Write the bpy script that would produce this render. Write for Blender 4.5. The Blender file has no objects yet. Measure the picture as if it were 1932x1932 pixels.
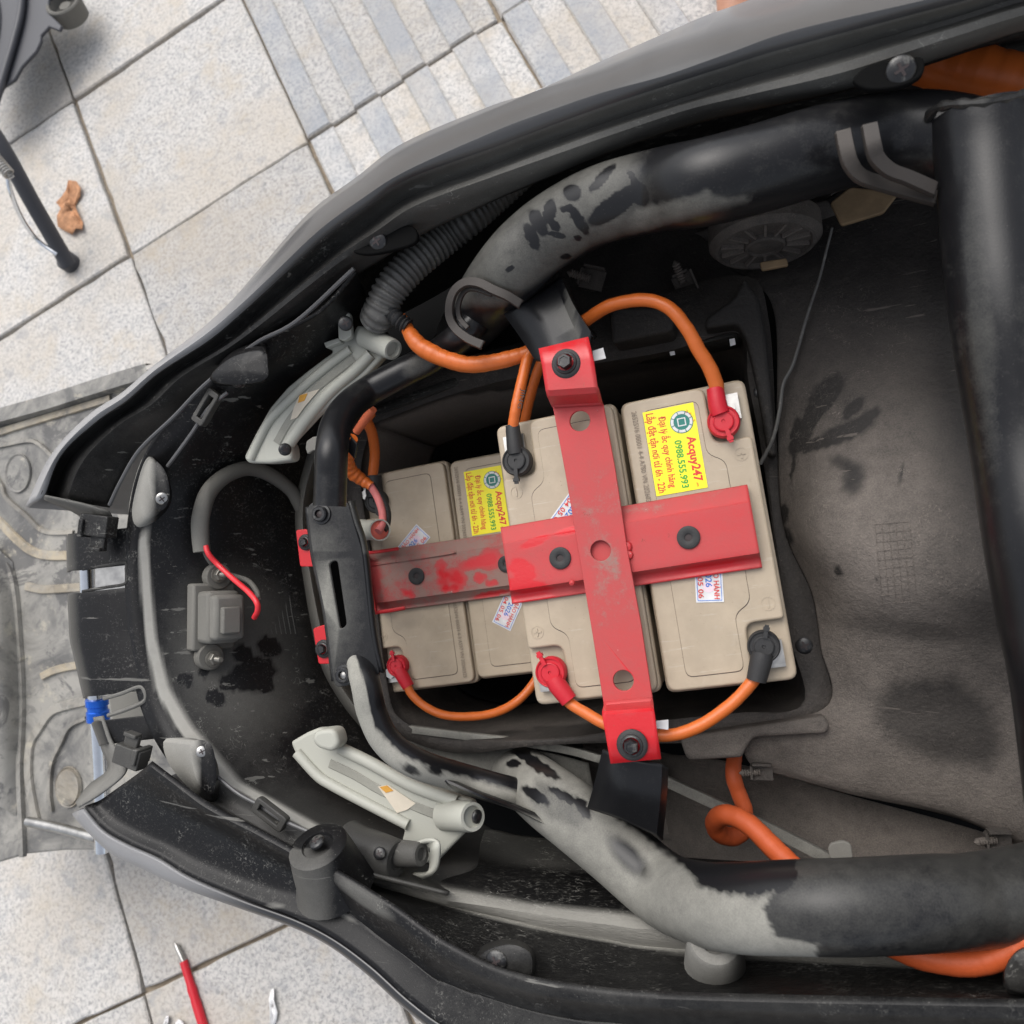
import bpy, bmesh, math, random
import numpy as np
from mathutils import Matrix, Vector
random.seed(7)
rng = np.random.default_rng(7)
SC = bpy.context.scene
COL = SC.collection
# ------------------------------------------------------------------ camera, sky, sun, exposure
F = 1564.0; CX = 966.0                       # focal length and centre of the photograph in its 1932 px preview
TILE = 0.35
NG = np.array([0.265, 0.184, 0.946]); NG /= np.linalg.norm(NG)     # straight down, seen from the camera
NS = np.array([0.284, 0.053, 0.957]); NS /= np.linalg.norm(NS)     # down through the scooter, which leans on its stand
CAMH = 2.983*TILE
HB = 0.52                                    # camera to the plane of the upper battery lids
def frame_of(n):
    z = -n; x = np.array([1.0, 0, 0]); x = x-z*(x@z); x /= np.linalg.norm(x); y = np.cross(z, x)
    return np.array([x, y, z])
WF = frame_of(NG); SF = frame_of(NS)
CAMP = np.array([0, 0, CAMH])
cam = bpy.data.cameras.new('camera'); camo = bpy.data.objects.new('camera', cam); COL.objects.link(camo)
cols = [WF@np.array(v) for v in ([1., 0, 0], [0, -1., 0], [0, 0, -1.])]
camo.matrix_world = Matrix(((cols[0][0], cols[1][0], cols[2][0], 0), (cols[0][1], cols[1][1], cols[2][1], 0), (cols[0][2], cols[1][2], cols[2][2], CAMH), (0, 0, 0, 1)))
cam.sensor_width = 36; cam.lens = 36*F/1932; cam.clip_start = 0.02; cam.clip_end = 300
cam.dof.use_dof = True; cam.dof.focus_distance = 0.56; cam.dof.aperture_fstop = 12.0
SC.camera = camo
W = bpy.data.worlds.new('World'); SC.world = W; W.use_nodes = True
nt = W.node_tree; sky = nt.nodes.new('ShaderNodeTexSky'); sky.sky_type = 'NISHITA'; sky.sun_disc = False
SUN_EL, SUN_AZ = math.radians(58), math.radians(335)
sky.sun_elevation = SUN_EL; sky.sun_rotation = SUN_AZ; sky.dust_density = 4; sky.air_density = 1.0; sky.ozone_density = 1
bg = nt.nodes['Background']; hsv = nt.nodes.new('ShaderNodeHueSaturation'); hsv.inputs['Saturation'].default_value = .35; nt.links.new(sky.outputs[0], hsv.inputs['Color']); nt.links.new(hsv.outputs[0], bg.inputs[0]); bg.inputs[1].default_value = 0.15
sl = bpy.data.lights.new('sun', 'SUN'); sl.energy = 1.05; sl.angle = math.radians(60); sl.color = (1, .985, .96)
so = bpy.data.objects.new('sun', sl); COL.objects.link(so)
sd = Vector((math.sin(SUN_AZ)*math.cos(SUN_EL), math.cos(SUN_AZ)*math.cos(SUN_EL), math.sin(SUN_EL)))
so.rotation_euler = sd.to_track_quat('Z', 'Y').to_euler(); so.location = sd*5
SC.view_settings.view_transform = 'Standard'; SC.view_settings.look = 'None'; SC.view_settings.exposure = 0.55; SC.view_settings.gamma = 1
SC.cycles.use_denoising = True

# ------------------------------------------------------------------ geometry helpers
def ray(px, py): return np.array([(px-CX)/F, (py-CX)/F, 1.0])
def S(px, py, h):
    """point of the scooter frame seen at a pixel, h above the upper battery lids"""
    d = ray(px, py); v = d*((HB-h)/(NS@d)); s = SF@v; s[2] = h; return s
def depth(px, py, h): return (HB-h)/(NS@ray(px, py))
def hr(px, py, rpx, R): return HB-(R*F/rpx)*(NS@ray(px, py))      # height at which a radius R looks rpx wide
def proj(s):
    s = np.asarray(s, float); v = (s-np.array([0, 0, HB]))@SF
    return CX+F*v[..., 0]/v[..., 2], CX+F*v[..., 1]/v[..., 2]
def G(px, py, z=0.0):
    d = ray(px, py); v = d*((CAMH-z)/(NG@d)); return WF@v+CAMP
org = CAMP+WF@(NS*HB)
ax = [WF@SF[i] for i in range(3)]
MS = Matrix([[ax[0][k], ax[1][k], ax[2][k], org[k]] for k in range(3)]+[[0, 0, 0, 1]])
def crom(P, n, closed=False):
    P = np.asarray(P, float)
    if len(P) == 2: return P[0]+(P[1]-P[0])*np.linspace(0, 1, n)[:, None]
    A = np.vstack([P[-1], P, P[:2]]) if closed else np.vstack([2*P[0]-P[1], P, 2*P[-1]-P[-2]])
    m = len(P) if closed else len(P)-1
    out = []; K = 12
    for i in range(m):
        p0, p1, p2, p3 = A[i:i+4]
        for t in np.linspace(0, 1, K, endpoint=False):
            out.append(.5*(2*p1+(p2-p0)*t+(2*p0-5*p1+4*p2-p3)*t*t+(3*p1-p0-3*p2+p3)*t**3))
    out.append(P[0] if closed else P[-1]); out = np.array(out)
    L = np.concatenate([[0], np.cumsum(np.linalg.norm(np.diff(out, axis=0), axis=1))])
    q = np.linspace(0, L[-1], n+1 if closed else n)
    r = np.array([np.interp(q, L, out[:, k]) for k in range(P.shape[1])]).T
    return r[:-1] if closed else r
class Thing:
    """an Empty that parents the parts of one thing; its own frame sits in the scooter (or ground) frame"""
    def __init__(s, name, label, cat, c=(0, 0, 0), rz=0, group=None, world=False, kind=None):
        s.L = Matrix.Translation(Vector(c))@Matrix.Rotation(rz, 4, 'Z')
        s.I = np.array(s.L.inverted())
        s.o = bpy.data.objects.new(name, None); COL.objects.link(s.o); s.o.empty_display_size = .02
        s.o.matrix_world = s.L if world else MS@s.L
        if label: s.o['label'] = label
        if cat: s.o['category'] = cat
        if group: s.o['group'] = group
        if kind: s.o['kind'] = kind
    def add(s, name, vf, mat, parent=None, smooth=True, dust=None, label=None, sol=0, bev=0, sub=0, off=-1, local=False, ang=None):
        v, f = vf; v = np.asarray(v, float)
        vl = v if local else v@s.I[:3, :3].T+s.I[:3, 3]
        me = bpy.data.meshes.new(name); me.from_pydata(vl.tolist(), [], [tuple(map(int, q)) for q in f]); me.update()
        if dust is not None and not local:
            x, y = proj(v); a = me.attributes.new('dust', 'FLOAT', 'POINT'); a.data.foreach_set('value', np.clip(dust(x, y, v[:, 2]), -1, 1.5).astype(np.float32))
        me.materials.append(mat)
        if smooth: me.shade_smooth()
        o = bpy.data.objects.new(name, me); COL.objects.link(o); o.parent = parent or s.o
        if ang or (smooth and ang is None):
            me.set_sharp_from_angle(angle=math.radians(ang or 40))
        if label: o['label'] = label
        if sub: m = o.modifiers.new('sub', 'SUBSURF'); m.levels = m.render_levels = sub
        if sol: m = o.modifiers.new('solid', 'SOLIDIFY'); m.thickness = sol; m.offset = off
        if bev: m = o.modifiers.new('bevel', 'BEVEL'); m.width = bev; m.segments = 2; m.limit_method = 'ANGLE'
        return o
def single(name, label, cat, vf, mat, group=None, kind=None, world=False, **kw):
    """a thing that is one mesh, its origin at the middle of its vertices' base"""
    v = np.asarray(vf[0], float); c = v.mean(0).copy(); c[2] = v[:, 2].min()
    dust = kw.pop('dust', None)
    me = bpy.data.meshes.new(name); me.from_pydata((v-c).tolist(), [], [tuple(map(int, q)) for q in vf[1]]); me.update()
    if dust is not None:
        x, y = proj(v); a = me.attributes.new('dust', 'FLOAT', 'POINT'); a.data.foreach_set('value', np.clip(dust(x, y, v[:, 2]), -1, 1.5).astype(np.float32))
    me.materials.append(mat); me.shade_smooth(); me.set_sharp_from_angle(angle=math.radians(kw.get('ang', 40)))
    o = bpy.data.objects.new(name, me); COL.objects.link(o)
    o.matrix_world = Matrix.Translation(Vector(c)) if world else MS@Matrix.Translation(Vector(c))
    if label: o['label'] = label
    if cat: o['category'] = cat
    if group: o['group'] = group
    if kind: o['kind'] = kind
    if kw.get('sol'): m = o.modifiers.new('solid', 'SOLIDIFY'); m.thickness = kw['sol']; m.offset = kw.get('off', -1)
    return o
def join(*parts):
    V, Fc, n = [], [], 0
    for v, f in parts:
        V.append(np.asarray(v, float)); Fc += [tuple(i+n for i in q) for q in f]; n += len(v)
    return np.vstack(V), Fc
def grid(A):
    r, c = A.shape[:2]
    return A.reshape(-1, 3), [(i*c+j, i*c+j+1, (i+1)*c+j+1, (i+1)*c+j) for i in range(r-1) for j in range(c-1)]
def pix(P): return np.array([S(*p) for p in P])
def loft(rows, n=80, m=None, closed=False):
    """surface through rows of (px,py,h) points (or ready arrays of 3-D points); m: rows after smoothing across"""
    R = np.array([r if isinstance(r, np.ndarray) and r.shape[0] == n else crom(pix(r), n, closed) for r in rows])
    if m:
        R = np.array([crom(R[:, j], m) for j in range(n)]).transpose(1, 0, 2)
    if closed: R = np.concatenate([R, R[:, :1]], 1)
    v, f = grid(R); return v, [q[::-1] for q in f]
def flatbar0(P, w, th, n=20):
    Q = crom(pix(P), n); T = np.gradient(Q, axis=0); T /= np.linalg.norm(T, axis=1)[:, None]; nn = np.cross(T, [0, 0, 1.]); nn /= np.linalg.norm(nn, axis=1)[:, None]
    return loft([Q-nn*w/2, Q-nn*w*.4+[0, 0, th], Q+nn*w*.4+[0, 0, th], Q+nn*w/2], n)
def row(P, n=80): return crom(pix(P), n)
def tube(C, R, seg=20, cap=True, flat=None):
    C = np.asarray(C, float); n = len(C); R = np.broadcast_to(R, n)
    T = np.gradient(C, axis=0); T /= np.linalg.norm(T, axis=1)[:, None]
    u = np.cross(T[0], [0.13, 0.21, 0.97]); u /= np.linalg.norm(u); V = []
    for i in range(n):
        u = u-T[i]*(u@T[i]); u /= np.linalg.norm(u); w = np.cross(T[i], u)
        a = np.linspace(0, 2*np.pi, seg, endpoint=False)
        V.append(C[i]+R[i]*(np.cos(a)[:, None]*u+np.sin(a)[:, None]*w*(flat or 1)))
    V = np.vstack(V); f = []
    for i in range(n-1):
        for k in range(seg):
            k2 = (k+1) % seg; f.append((i*seg+k, i*seg+k2, (i+1)*seg+k2, (i+1)*seg+k))
    if cap: f += [tuple(range(seg))[::-1], tuple((n-1)*seg+k for k in range(seg))]
    return V, f
def ptube(P, n=60, seg=20, R=None, cap=True, wrinkle=0.):
    """tube through (px,py,rpx) with a real radius R (its distance follows from its width), or (px,py,h,R)"""
    Q = []
    for p in P:
        if R is not None: Q.append([*S(p[0], p[1], hr(p[0], p[1], p[2], R)), R])
        else: Q.append([*S(p[0], p[1], p[2]), p[3]])
    Q = crom(np.array(Q), n); k = np.arange(n); wr = wrinkle*(np.sin(k*.9)+np.sin(k*.37+1)+.6*np.sin(k*2.1)); return tube(Q[:, :3]+wr[:, None]*Q[:, 3:]*np.array([.4, .4, .2]), Q[:, 3]*(1+wr), seg, cap)
def basis(axis):
    a = np.asarray(axis, float); a = a/np.linalg.norm(a); t = np.array([1., 0, 0]) if abs(a[0]) < .8 else np.array([0, 1., 0])
    u = np.cross(a, t); u /= np.linalg.norm(u); return u, np.cross(a, u), a
def lathe(prof, c, axis=(0, 0, 1), seg=24):
    u, w, a = basis(axis); V = []; n = len(prof)
    th = np.linspace(0, 2*np.pi, seg, endpoint=False)
    for r, z in prof: V.append(np.asarray(c)+max(r, 1e-5)*(np.cos(th)[:, None]*u+np.sin(th)[:, None]*w)+z*a)
    f = [(i*seg+k, i*seg+(k+1) % seg, (i+1)*seg+(k+1) % seg, (i+1)*seg+k) for i in range(n-1) for k in range(seg)]
    return np.vstack(V), f
def box(c, sx, sy, sz, axis=(0, 0, 1), rz=0, up=None):
    u, w, a = basis(axis)
    if up is not None:
        u = np.asarray(up, float); u = u-a*(u@a); u /= np.linalg.norm(u); w = np.cross(a, u)
    cu, cw = u*math.cos(rz)+w*math.sin(rz), w*math.cos(rz)-u*math.sin(rz)
    V = [np.asarray(c)+cu*sx*i/2+cw*sy*j/2+a*sz*k/2 for k in (-1, 1) for j in (-1, 1) for i in (-1, 1)]
    return np.array(V), [(0, 2, 3, 1), (4, 5, 7, 6), (0, 1, 5, 4), (2, 6, 7, 3), (0, 4, 6, 2), (1, 3, 7, 5)]
def plate2d(loops, z, th, bevel=0.0, res=2):
    """flat plate with holes; loops of (x,y) in the scooter frame, top at z"""
    cu = bpy.data.curves.new('outline', 'CURVE'); cu.dimensions = '2D'; cu.fill_mode = 'BOTH'
    for L in loops:
        sp = cu.splines.new('POLY'); sp.points.add(len(L)-1); sp.use_cyclic_u = True
        for i, p in enumerate(L): sp.points[i].co = (p[0], p[1], 0, 1)
    cu.extrude = max(th/2-bevel, 1e-6); cu.bevel_depth = bevel; cu.bevel_resolution = res
    if bevel: cu.offset = -bevel
    o = bpy.data.objects.new('outline', cu); me = o.to_mesh()
    v = np.array([q.co[:] for q in me.vertices]); f = [tuple(p.vertices) for p in me.polygons]
    o.to_mesh_clear(); bpy.data.objects.remove(o); bpy.data.curves.remove(cu)
    v[:, 2] += z-th/2
    return v, f
def rounded(P, r, n=5):
    P = np.asarray(P, float)[:, :2]; out = []; N = len(P)
    r = [r]*N if np.isscalar(r) else r
    for i in range(N):
        a, b, c = P[i-1], P[i], P[(i+1) % N]; d1, d2 = a-b, c-b; l1, l2 = np.linalg.norm(d1), np.linalg.norm(d2)
        k = min(r[i], l1*.48, l2*.48); s, e = b+d1/l1*k, b+d2/l2*k
        for t in np.linspace(0, 1, n): out.append((1-t)**2*s+2*t*(1-t)*b+t*t*e)
    return np.array(out)
def circ(c, r, n=28): a = np.linspace(0, 2*np.pi, n, endpoint=False); return np.array([c[0]+r*np.cos(a), c[1]+r*np.sin(a)]).T
def rpx(px, py, h, r): return r*depth(px, py, h)/F
FONT_ = {}
def text_mesh(s, bold=0.0):
    cu = bpy.data.curves.new('print', 'FONT'); cu.body = s; cu.size = 1; cu.offset = bold; cu.resolution_u = 2
    o = bpy.data.objects.new('print', cu); me = o.to_mesh()
    v = np.array([q.co[:] for q in me.vertices]); f = [tuple(p.vertices) for p in me.polygons]
    o.to_mesh_clear(); bpy.data.objects.remove(o); bpy.data.curves.remove(cu); return v, f
def text(s, p0, p1, hgt, h, bold=0.0, fix=None):
    """lettering lying at height h: baseline from pixel p0 to p1, letter height hgt pixels"""
    v, f = text_mesh(s, bold); a, b = S(*p0, h), S(*p1, h)
    w = v[:, 0].max()-v[:, 0].min(); L = np.linalg.norm(b-a); x = (b-a)/L; y = np.array([-x[1], x[0], 0])
    k = rpx(*p0, h, hgt)/0.73
    V = a+np.outer((v[:, 0]-v[:, 0].min())*L/w, x)+np.outer(v[:, 1]*k, y); return V, f
# ---- dust masks: soft polygons and blobs
def sstep(a, b, x): t = np.clip((x-a)/(b-a), 0, 1); return t*t*(3-2*t)
def blob(x, y, cx, cy, rx, ry, ang=0, soft=.5):
    c, s = math.cos(math.radians(ang)), math.sin(math.radians(ang)); u = ((x-cx)*c+(y-cy)*s)/rx; w = (-(x-cx)*s+(y-cy)*c)/ry
    return 1-sstep(1-soft, 1+soft*.3, np.hypot(u, w))
def jag(x, y, k=1.): return .6*k*(6*np.sin(x*.21+np.sin(y*.17)*2)+4*np.sin(y*.33+x*.11)+3*np.sin(x*.63-y*.4))
def flat(v): return lambda x, y, h: np.full_like(x, v)

# ------------------------------------------------------------------ materials
def lin(r, g, b): return tuple(((c/255)/12.92 if c/255 < .04045 else ((c/255+.055)/1.055)**2.4) for c in (r, g, b))+(1,)
class NT:
    def __init__(s, name):
        s.m = bpy.data.materials.new(name); s.m.use_nodes = True; s.t = s.m.node_tree; s.n = s.t.nodes; s.b = s.n['Principled BSDF']
        s.tc = s.n.new('ShaderNodeTexCoord'); s.co = s.tc.outputs['Object']
    def lk(s, a, b): s.t.links.new(a, b)
    def noise(s, scale, detail=4, rough=.6, co=None, dist=0):
        k = s.n.new('ShaderNodeTexNoise'); k.inputs['Scale'].default_value = scale; k.inputs['Detail'].default_value = detail; k.inputs['Roughness'].default_value = rough; k.inputs['Distortion'].default_value = dist
        s.lk(co or s.co, k.inputs['Vector']); return k.outputs['Fac']
    def voro(s, scale, feat='F1', out='Distance', co=None):
        k = s.n.new('ShaderNodeTexVoronoi'); k.feature = feat; k.inputs['Scale'].default_value = scale; s.lk(co or s.co, k.inputs['Vector']); return k.outputs[out]
    def math(s, op, a, b=None, clamp=False):
        k = s.n.new('ShaderNodeMath'); k.operation = op; k.use_clamp = clamp
        for i, v in enumerate((a, b)):
            if v is None: continue
            if isinstance(v, (int, float)): k.inputs[i].default_value = v
            else: s.lk(v, k.inputs[i])
        return k.outputs[0]
    def rng(s, v, a, b, c=0., d=1., smooth=True):
        k = s.n.new('ShaderNodeMapRange'); k.interpolation_type = 'SMOOTHSTEP' if smooth else 'LINEAR'
        s.lk(v, k.inputs[0])
        for i, q in enumerate((a, b, c, d)): k.inputs[i+1].default_value = q
        return k.outputs[0]
    def mix(s, f, a, b):
        k = s.n.new('ShaderNodeMix'); k.data_type = 'RGBA'
        if isinstance(f, (int, float)): k.inputs[0].default_value = f
        else: s.lk(f, k.inputs[0])
        for i, v in ((6, a), (7, b)):
            if isinstance(v, tuple): k.inputs[i].default_value = v
            else: s.lk(v, k.inputs[i])
        return k.outputs[2]
    def attr(s, name):
        k = s.n.new('ShaderNodeAttribute'); k.attribute_name = name; return k.outputs['Fac']
    def map(s, sc=(1, 1, 1), rot=(0, 0, 0)):
        k = s.n.new('ShaderNodeMapping'); k.inputs['Scale'].default_value = sc; k.inputs['Rotation'].default_value = rot; s.lk(s.co, k.inputs[0]); return k.outputs[0]
    def bump(s, h, strength=.3, dist=.001):
        k = s.n.new('ShaderNodeBump'); k.inputs['Strength'].default_value = strength; k.inputs['Distance'].default_value = dist; s.lk(h, k.inputs['Height']); s.lk(k.outputs[0], s.b.inputs['Normal'])
    def set(s, col=None, rough=None, metal=None, spec=None):
        for nm, v in (('Base Color', col), ('Roughness', rough), ('Metallic', metal), ('Specular IOR Level', spec)):
            if v is None: continue
            if isinstance(v, (int, float, tuple)): s.b.inputs[nm].default_value = v
            else: s.lk(v, s.b.inputs[nm])
        return s.m
def plain(name, col, rough=.5, metal=0., spec=.5, bump=0, bscale=600, var=.12, dirt=None):
    t = NT(name); n = t.noise(90, 5); c = t.mix(t.rng(n, .3, .75), tuple(np.array(col[:3])*(1-var))+(1,), tuple(np.minimum(np.array(col[:3])*(1+var), 1))+(1,))
    if dirt: c = t.mix(t.math('MULTIPLY', t.rng(t.noise(160, 6, .7), .52, .72), dirt[1]), c, dirt[0])
    if bump: t.bump(t.noise(bscale, 3), bump, .0006)
    return t.set(c, t.rng(n, .2, .8, rough*.85, min(1, rough*1.2)), metal, spec)
def dusty(name, base, dustc, rough=.42, spec=.5, base_dust=0.0, speck=.5, bump=.25, bscale=900, stretch=None, patch=.5, metal=0., fineamp=.35, coat=0., fuzz=0., fscale=260, fmask=(.42, .62), scratch=0.):
    """base under a coat of dust: the 'dust' attribute says where it lies, noise breaks it up, specks lie everywhere"""
    t = NT(name); co = t.map(stretch) if stretch else t.co
    big, mid, fine = t.noise(22, 4), t.noise(140, 5, .65), t.noise(1100, 2, co=co)
    d = t.math('ADD', t.attr('dust'), base_dust)
    nz = t.math('ADD', t.math('MULTIPLY', t.math('SUBTRACT', big, .5), patch), t.math('MULTIPLY', t.math('SUBTRACT', mid, .5), patch*.9))
    nz = t.math('ADD', nz, t.math('MULTIPLY', t.math('SUBTRACT', fine, .5), fineamp))
    d = t.math('ADD', d, t.math('MULTIPLY', nz, t.rng(d, .05, .5, .3, 1.)))
    d = t.rng(d, -.05, 1.0, 0, .92, False)
    sp = t.math('MULTIPLY', t.rng(t.voro(420, co=co), .05, .16, 1, 0), t.rng(t.noise(300, 2), .48, .6))
    sp2 = t.rng(t.noise(700, 3, .7, co=co), .66, .74)
    d = t.math('MAXIMUM', d, t.math('MULTIPLY', t.math('MAXIMUM', sp, sp2), speck))
    if fuzz:
        ab = t.math('ABSOLUTE', t.math('SUBTRACT', t.noise(fscale, 2, .5, co=co, dist=.3), .5))
        wl_ = t.math('MULTIPLY', t.rng(ab, .004, .03, 1, 0), t.rng(t.noise(fscale*.42, 3, .6), fmask[0], fmask[1]))
        gr = t.rng(t.noise(fscale*2.2, 2, .6, co=co), .58, .70)
        d = t.math('MAXIMUM', d, t.math('MULTIPLY', t.math('MAXIMUM', wl_, t.math('MULTIPLY', gr, .4)), t.math('MULTIPLY', t.rng(t.noise(16, 4, .65), .40, .64, fuzz*.12, fuzz), t.math('ADD', .45, t.math('MULTIPLY', d, 2.2)))))
    if scratch:
        for q_, sc2 in ((.5, 46), (2.1, 38), (1.2, 60)):
            d = t.math('MAXIMUM', d, t.math('MULTIPLY', t.rng(t.noise(sc2, 4, .6, co=t.map((.10, 3.2, 1), (0, 0, q_))), .685, .70), scratch))
    d = t.math('MINIMUM', d, 1.0)
    c = t.mix(d, base, t.mix(mid, dustc, tuple(np.array(dustc[:3])*.72)+(1,)))
    t.bump(t.math('ADD', t.noise(bscale, 3, co=co), t.math('MULTIPLY', d, .6)), bump, .0007)
    if coat: t.b.inputs['Coat Weight'].default_value = coat; t.b.inputs['Coat Roughness'].default_value = .12
    return t.set(c, t.rng(d, 0, .7, rough, .92, False), metal, spec)
DUST = lin(150, 148, 141); DUSTW = lin(140, 131, 123)
BLK = (.012, .0118, .0125, 1)
M = dict(
    plastic=dusty('black_plastic', (.0072, .007, .0074, 1), lin(176, 174, 167), .38, .24, -.12, .3, .14, 1400, patch=.4, fuzz=.75, fscale=230, fmask=(.5, .66), scratch=.3),
    shell=dusty('shell_plastic', (.015, .0148, .016, 1), lin(150, 150, 151), .3, .5, -.06, .12, .06, 1500, patch=.2, fineamp=.15, coat=.4),
    tub=dusty('tub_plastic', (.026, .0238, .0222, 1), DUSTW, .62, .25, 0, .25, 1.0, 380, patch=.8, fuzz=.75, fscale=300, fineamp=.8, scratch=.4),
    liner=dusty('liner_plastic', (.008, .0078, .0078, 1), DUST, .5, .2, -.04, .35, .6, 500, stretch=(.4, 1.5, 1), patch=.4, fuzz=1.6, fscale=260, fineamp=.5, fmask=(.42, .66)),
    frame=dusty('frame_paint', (.0085, .0085, .0095, 1), lin(165, 163, 154), .3, .32, -.1, .1, .08, 900, patch=.75, fineamp=.5),
    black=plain('black_metal', (.012, .012, .013, 1), .32, 0, .5, .1, 900, .2, (DUST, .35)),
    rubber=dusty('black_rubber', (.018, .018, .019, 1), lin(118, 114, 108), .55, .4, .0, .2, .2, 900, patch=.5, fineamp=.5),
    conduit=plain('conduit_plastic', (.10, .097, .09, 1), .5, 0, .45, .1, 900, .15, (DUST, .45)),
    grey=dusty('grey_plastic', lin(172, 172, 162), lin(128, 126, 118), .5, .4, -.1, .15, .15, 900, patch=.3),
    band=dusty('dusty_rubber', lin(62, 58, 55), lin(120, 112, 104), .6, .3, 0, .2, .15, 700, patch=.5),
    zinc=plain('dull_zinc', lin(128, 125, 118), .45, .55, .5, .15, 900, .15, (DUST, .4)), greyd=dusty('dusty_grey_plastic', lin(92, 90, 85), DUST, .7, .3, .1, .25, .2, 900, patch=.5),
    beige=None,
    red=None, boot_red=dusty('red_rubber', lin(188, 26, 42), lin(170, 100, 100), .45, .4, -.02, .15, .15, 700, patch=.6, fineamp=.4), orange=dusty('orange_cable', (.56, .125, .02, 1), lin(120, 84, 62), .38, .45, -.02, .12, .12, 700, patch=.7, fineamp=.4),
    orange_dusty=dusty('dusty_orange_cable', (.60, .10, .022, 1), lin(170, 120, 100), .5, .4, .05, .12, .15, 700, patch=.6),
    steel=plain('steel', (.42, .41, .39, 1), .35, 1.0, .5, .1, 900, .2), chrome=plain('chrome', (.72, .74, .76, 1), .12, 1.0, .5, 0, 900, .05),
    brass=plain('brass', (.38, .29, .16, 1), .4, 1.0), blue=plain('blue_anodised_metal', (.02, .13, .62, 1), .22, .6), white=plain('white_paper', (.62, .62, .62, 1), .6),
    yellow=plain('yellow_sticker', (.86, .76, .02, 1), .42, 0, .4, 0, 900, .03), ink_red=plain('red_ink', (.62, .03, .02, 1), .5), ink_green=plain('green_ink', (.03, .33, .03, 1), .5),
    teal=plain('teal_ink', (.01, .16, .13, 1), .5), ink_blue=plain('blue_ink', (.02, .15, .55, 1), .5), ink_black=plain('black_ink', (.03, .02, .02, 1), .6), pink=plain('pink_paper', (.72, .56, .62, 1), .6),
    ink_faint=plain('printed_grey', lin(120, 108, 94), .6), wire_red=plain('red_wire', (.70, .03, .04, 1), .4), wire_pink=plain('dusty_pink_wire', lin(196, 110, 108), .6),
    seal=plain('pink_seal', lin(200, 95, 80), .6), skin=plain('skin', (.50, .25, .16, 1), .5, 0, .4, .1, 300, .1), leaf=plain('dry_leaf', (.42, .22, .12, 1), .8, 0, .2, .3, 200, .3),
    card=plain('cream_sticker', lin(205, 195, 178), .6, 0, .3, 0, 900, .05), amber=plain('amber_print', lin(205, 150, 60), .6), tan=plain('tan_plastic', lin(128, 108, 82), .7, 0, .3, .2, 500, .15),
)
def beige():
    t = NT('beige_battery_plastic'); n = t.noise(40, 4); c = t.mix(t.rng(n, .3, .7), lin(162, 148, 128), lin(174, 159, 138))
    c = t.mix(t.math('MULTIPLY', t.rng(t.noise(700, 2), .68, .76), .35), c, lin(110, 98, 82))
    c = t.mix(t.math('MULTIPLY', t.rng(t.noise(60, 6, .75), .55, .75), .22), c, lin(185, 178, 168))
    sc_ = t.noise(120, 5, .75, co=t.map((.15, 2.2, 1), (0, 0, .7))); c = t.mix(t.math('MULTIPLY', t.rng(sc_, .60, .66), .30), c, lin(196, 188, 176)); c = t.mix(t.math('MULTIPLY', t.rng(t.noise(28, 6, .8), .58, .70), .35), c, lin(118, 104, 86)); c = t.mix(t.math('MULTIPLY', t.rng(t.noise(330, 3, .7), .70, .75), .5), c, lin(92, 80, 66))
    t.bump(t.noise(2200, 2), .08, .0004); return t.set(c, .42, 0, .45)
def redpaint():
    t = NT('red_paint'); a = t.attr('dust'); big, mid, fine = t.noise(30, 5, .65, dist=.4), t.noise(130, 6, .72, dist=.3), t.noise(900, 3, .7)
    d = t.math('ADD', a, t.math('MULTIPLY', t.math('SUBTRACT', big, .5), .9)); d = t.math('ADD', d, t.math('MULTIPLY', t.math('SUBTRACT', mid, .5), .6)); d = t.math('ADD', d, t.math('MULTIPLY', t.math('SUBTRACT', fine, .5), .35))
    d = t.rng(d, -.05, 1.05, 0, 1, False); c = t.mix(t.math('MULTIPLY', d, .85), (.52, .015, .021, 1), lin(154, 86, 83))
    c = t.mix(t.rng(d, .68, 1.0, 0, .8), c, lin(132, 116, 106))
    c = t.mix(t.math('MULTIPLY', t.rng(t.noise(420, 4, .75), .64, .70), .6), c, lin(140, 84, 66))
    c = t.mix(t.math('MULTIPLY', t.rng(t.noise(75, 6, .8), .66, .70), .85), c, lin(84, 52, 38))
    c = t.mix(t.rng(t.noise(260, 3, .6), .74, .77, 0, .7), c, lin(200, 185, 178))
    t.bump(t.math('ADD', t.noise(500, 3), d), .2, .0005); return t.set(c, t.rng(d, 0, .7, .3, .75, False), 0, .45)
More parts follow.
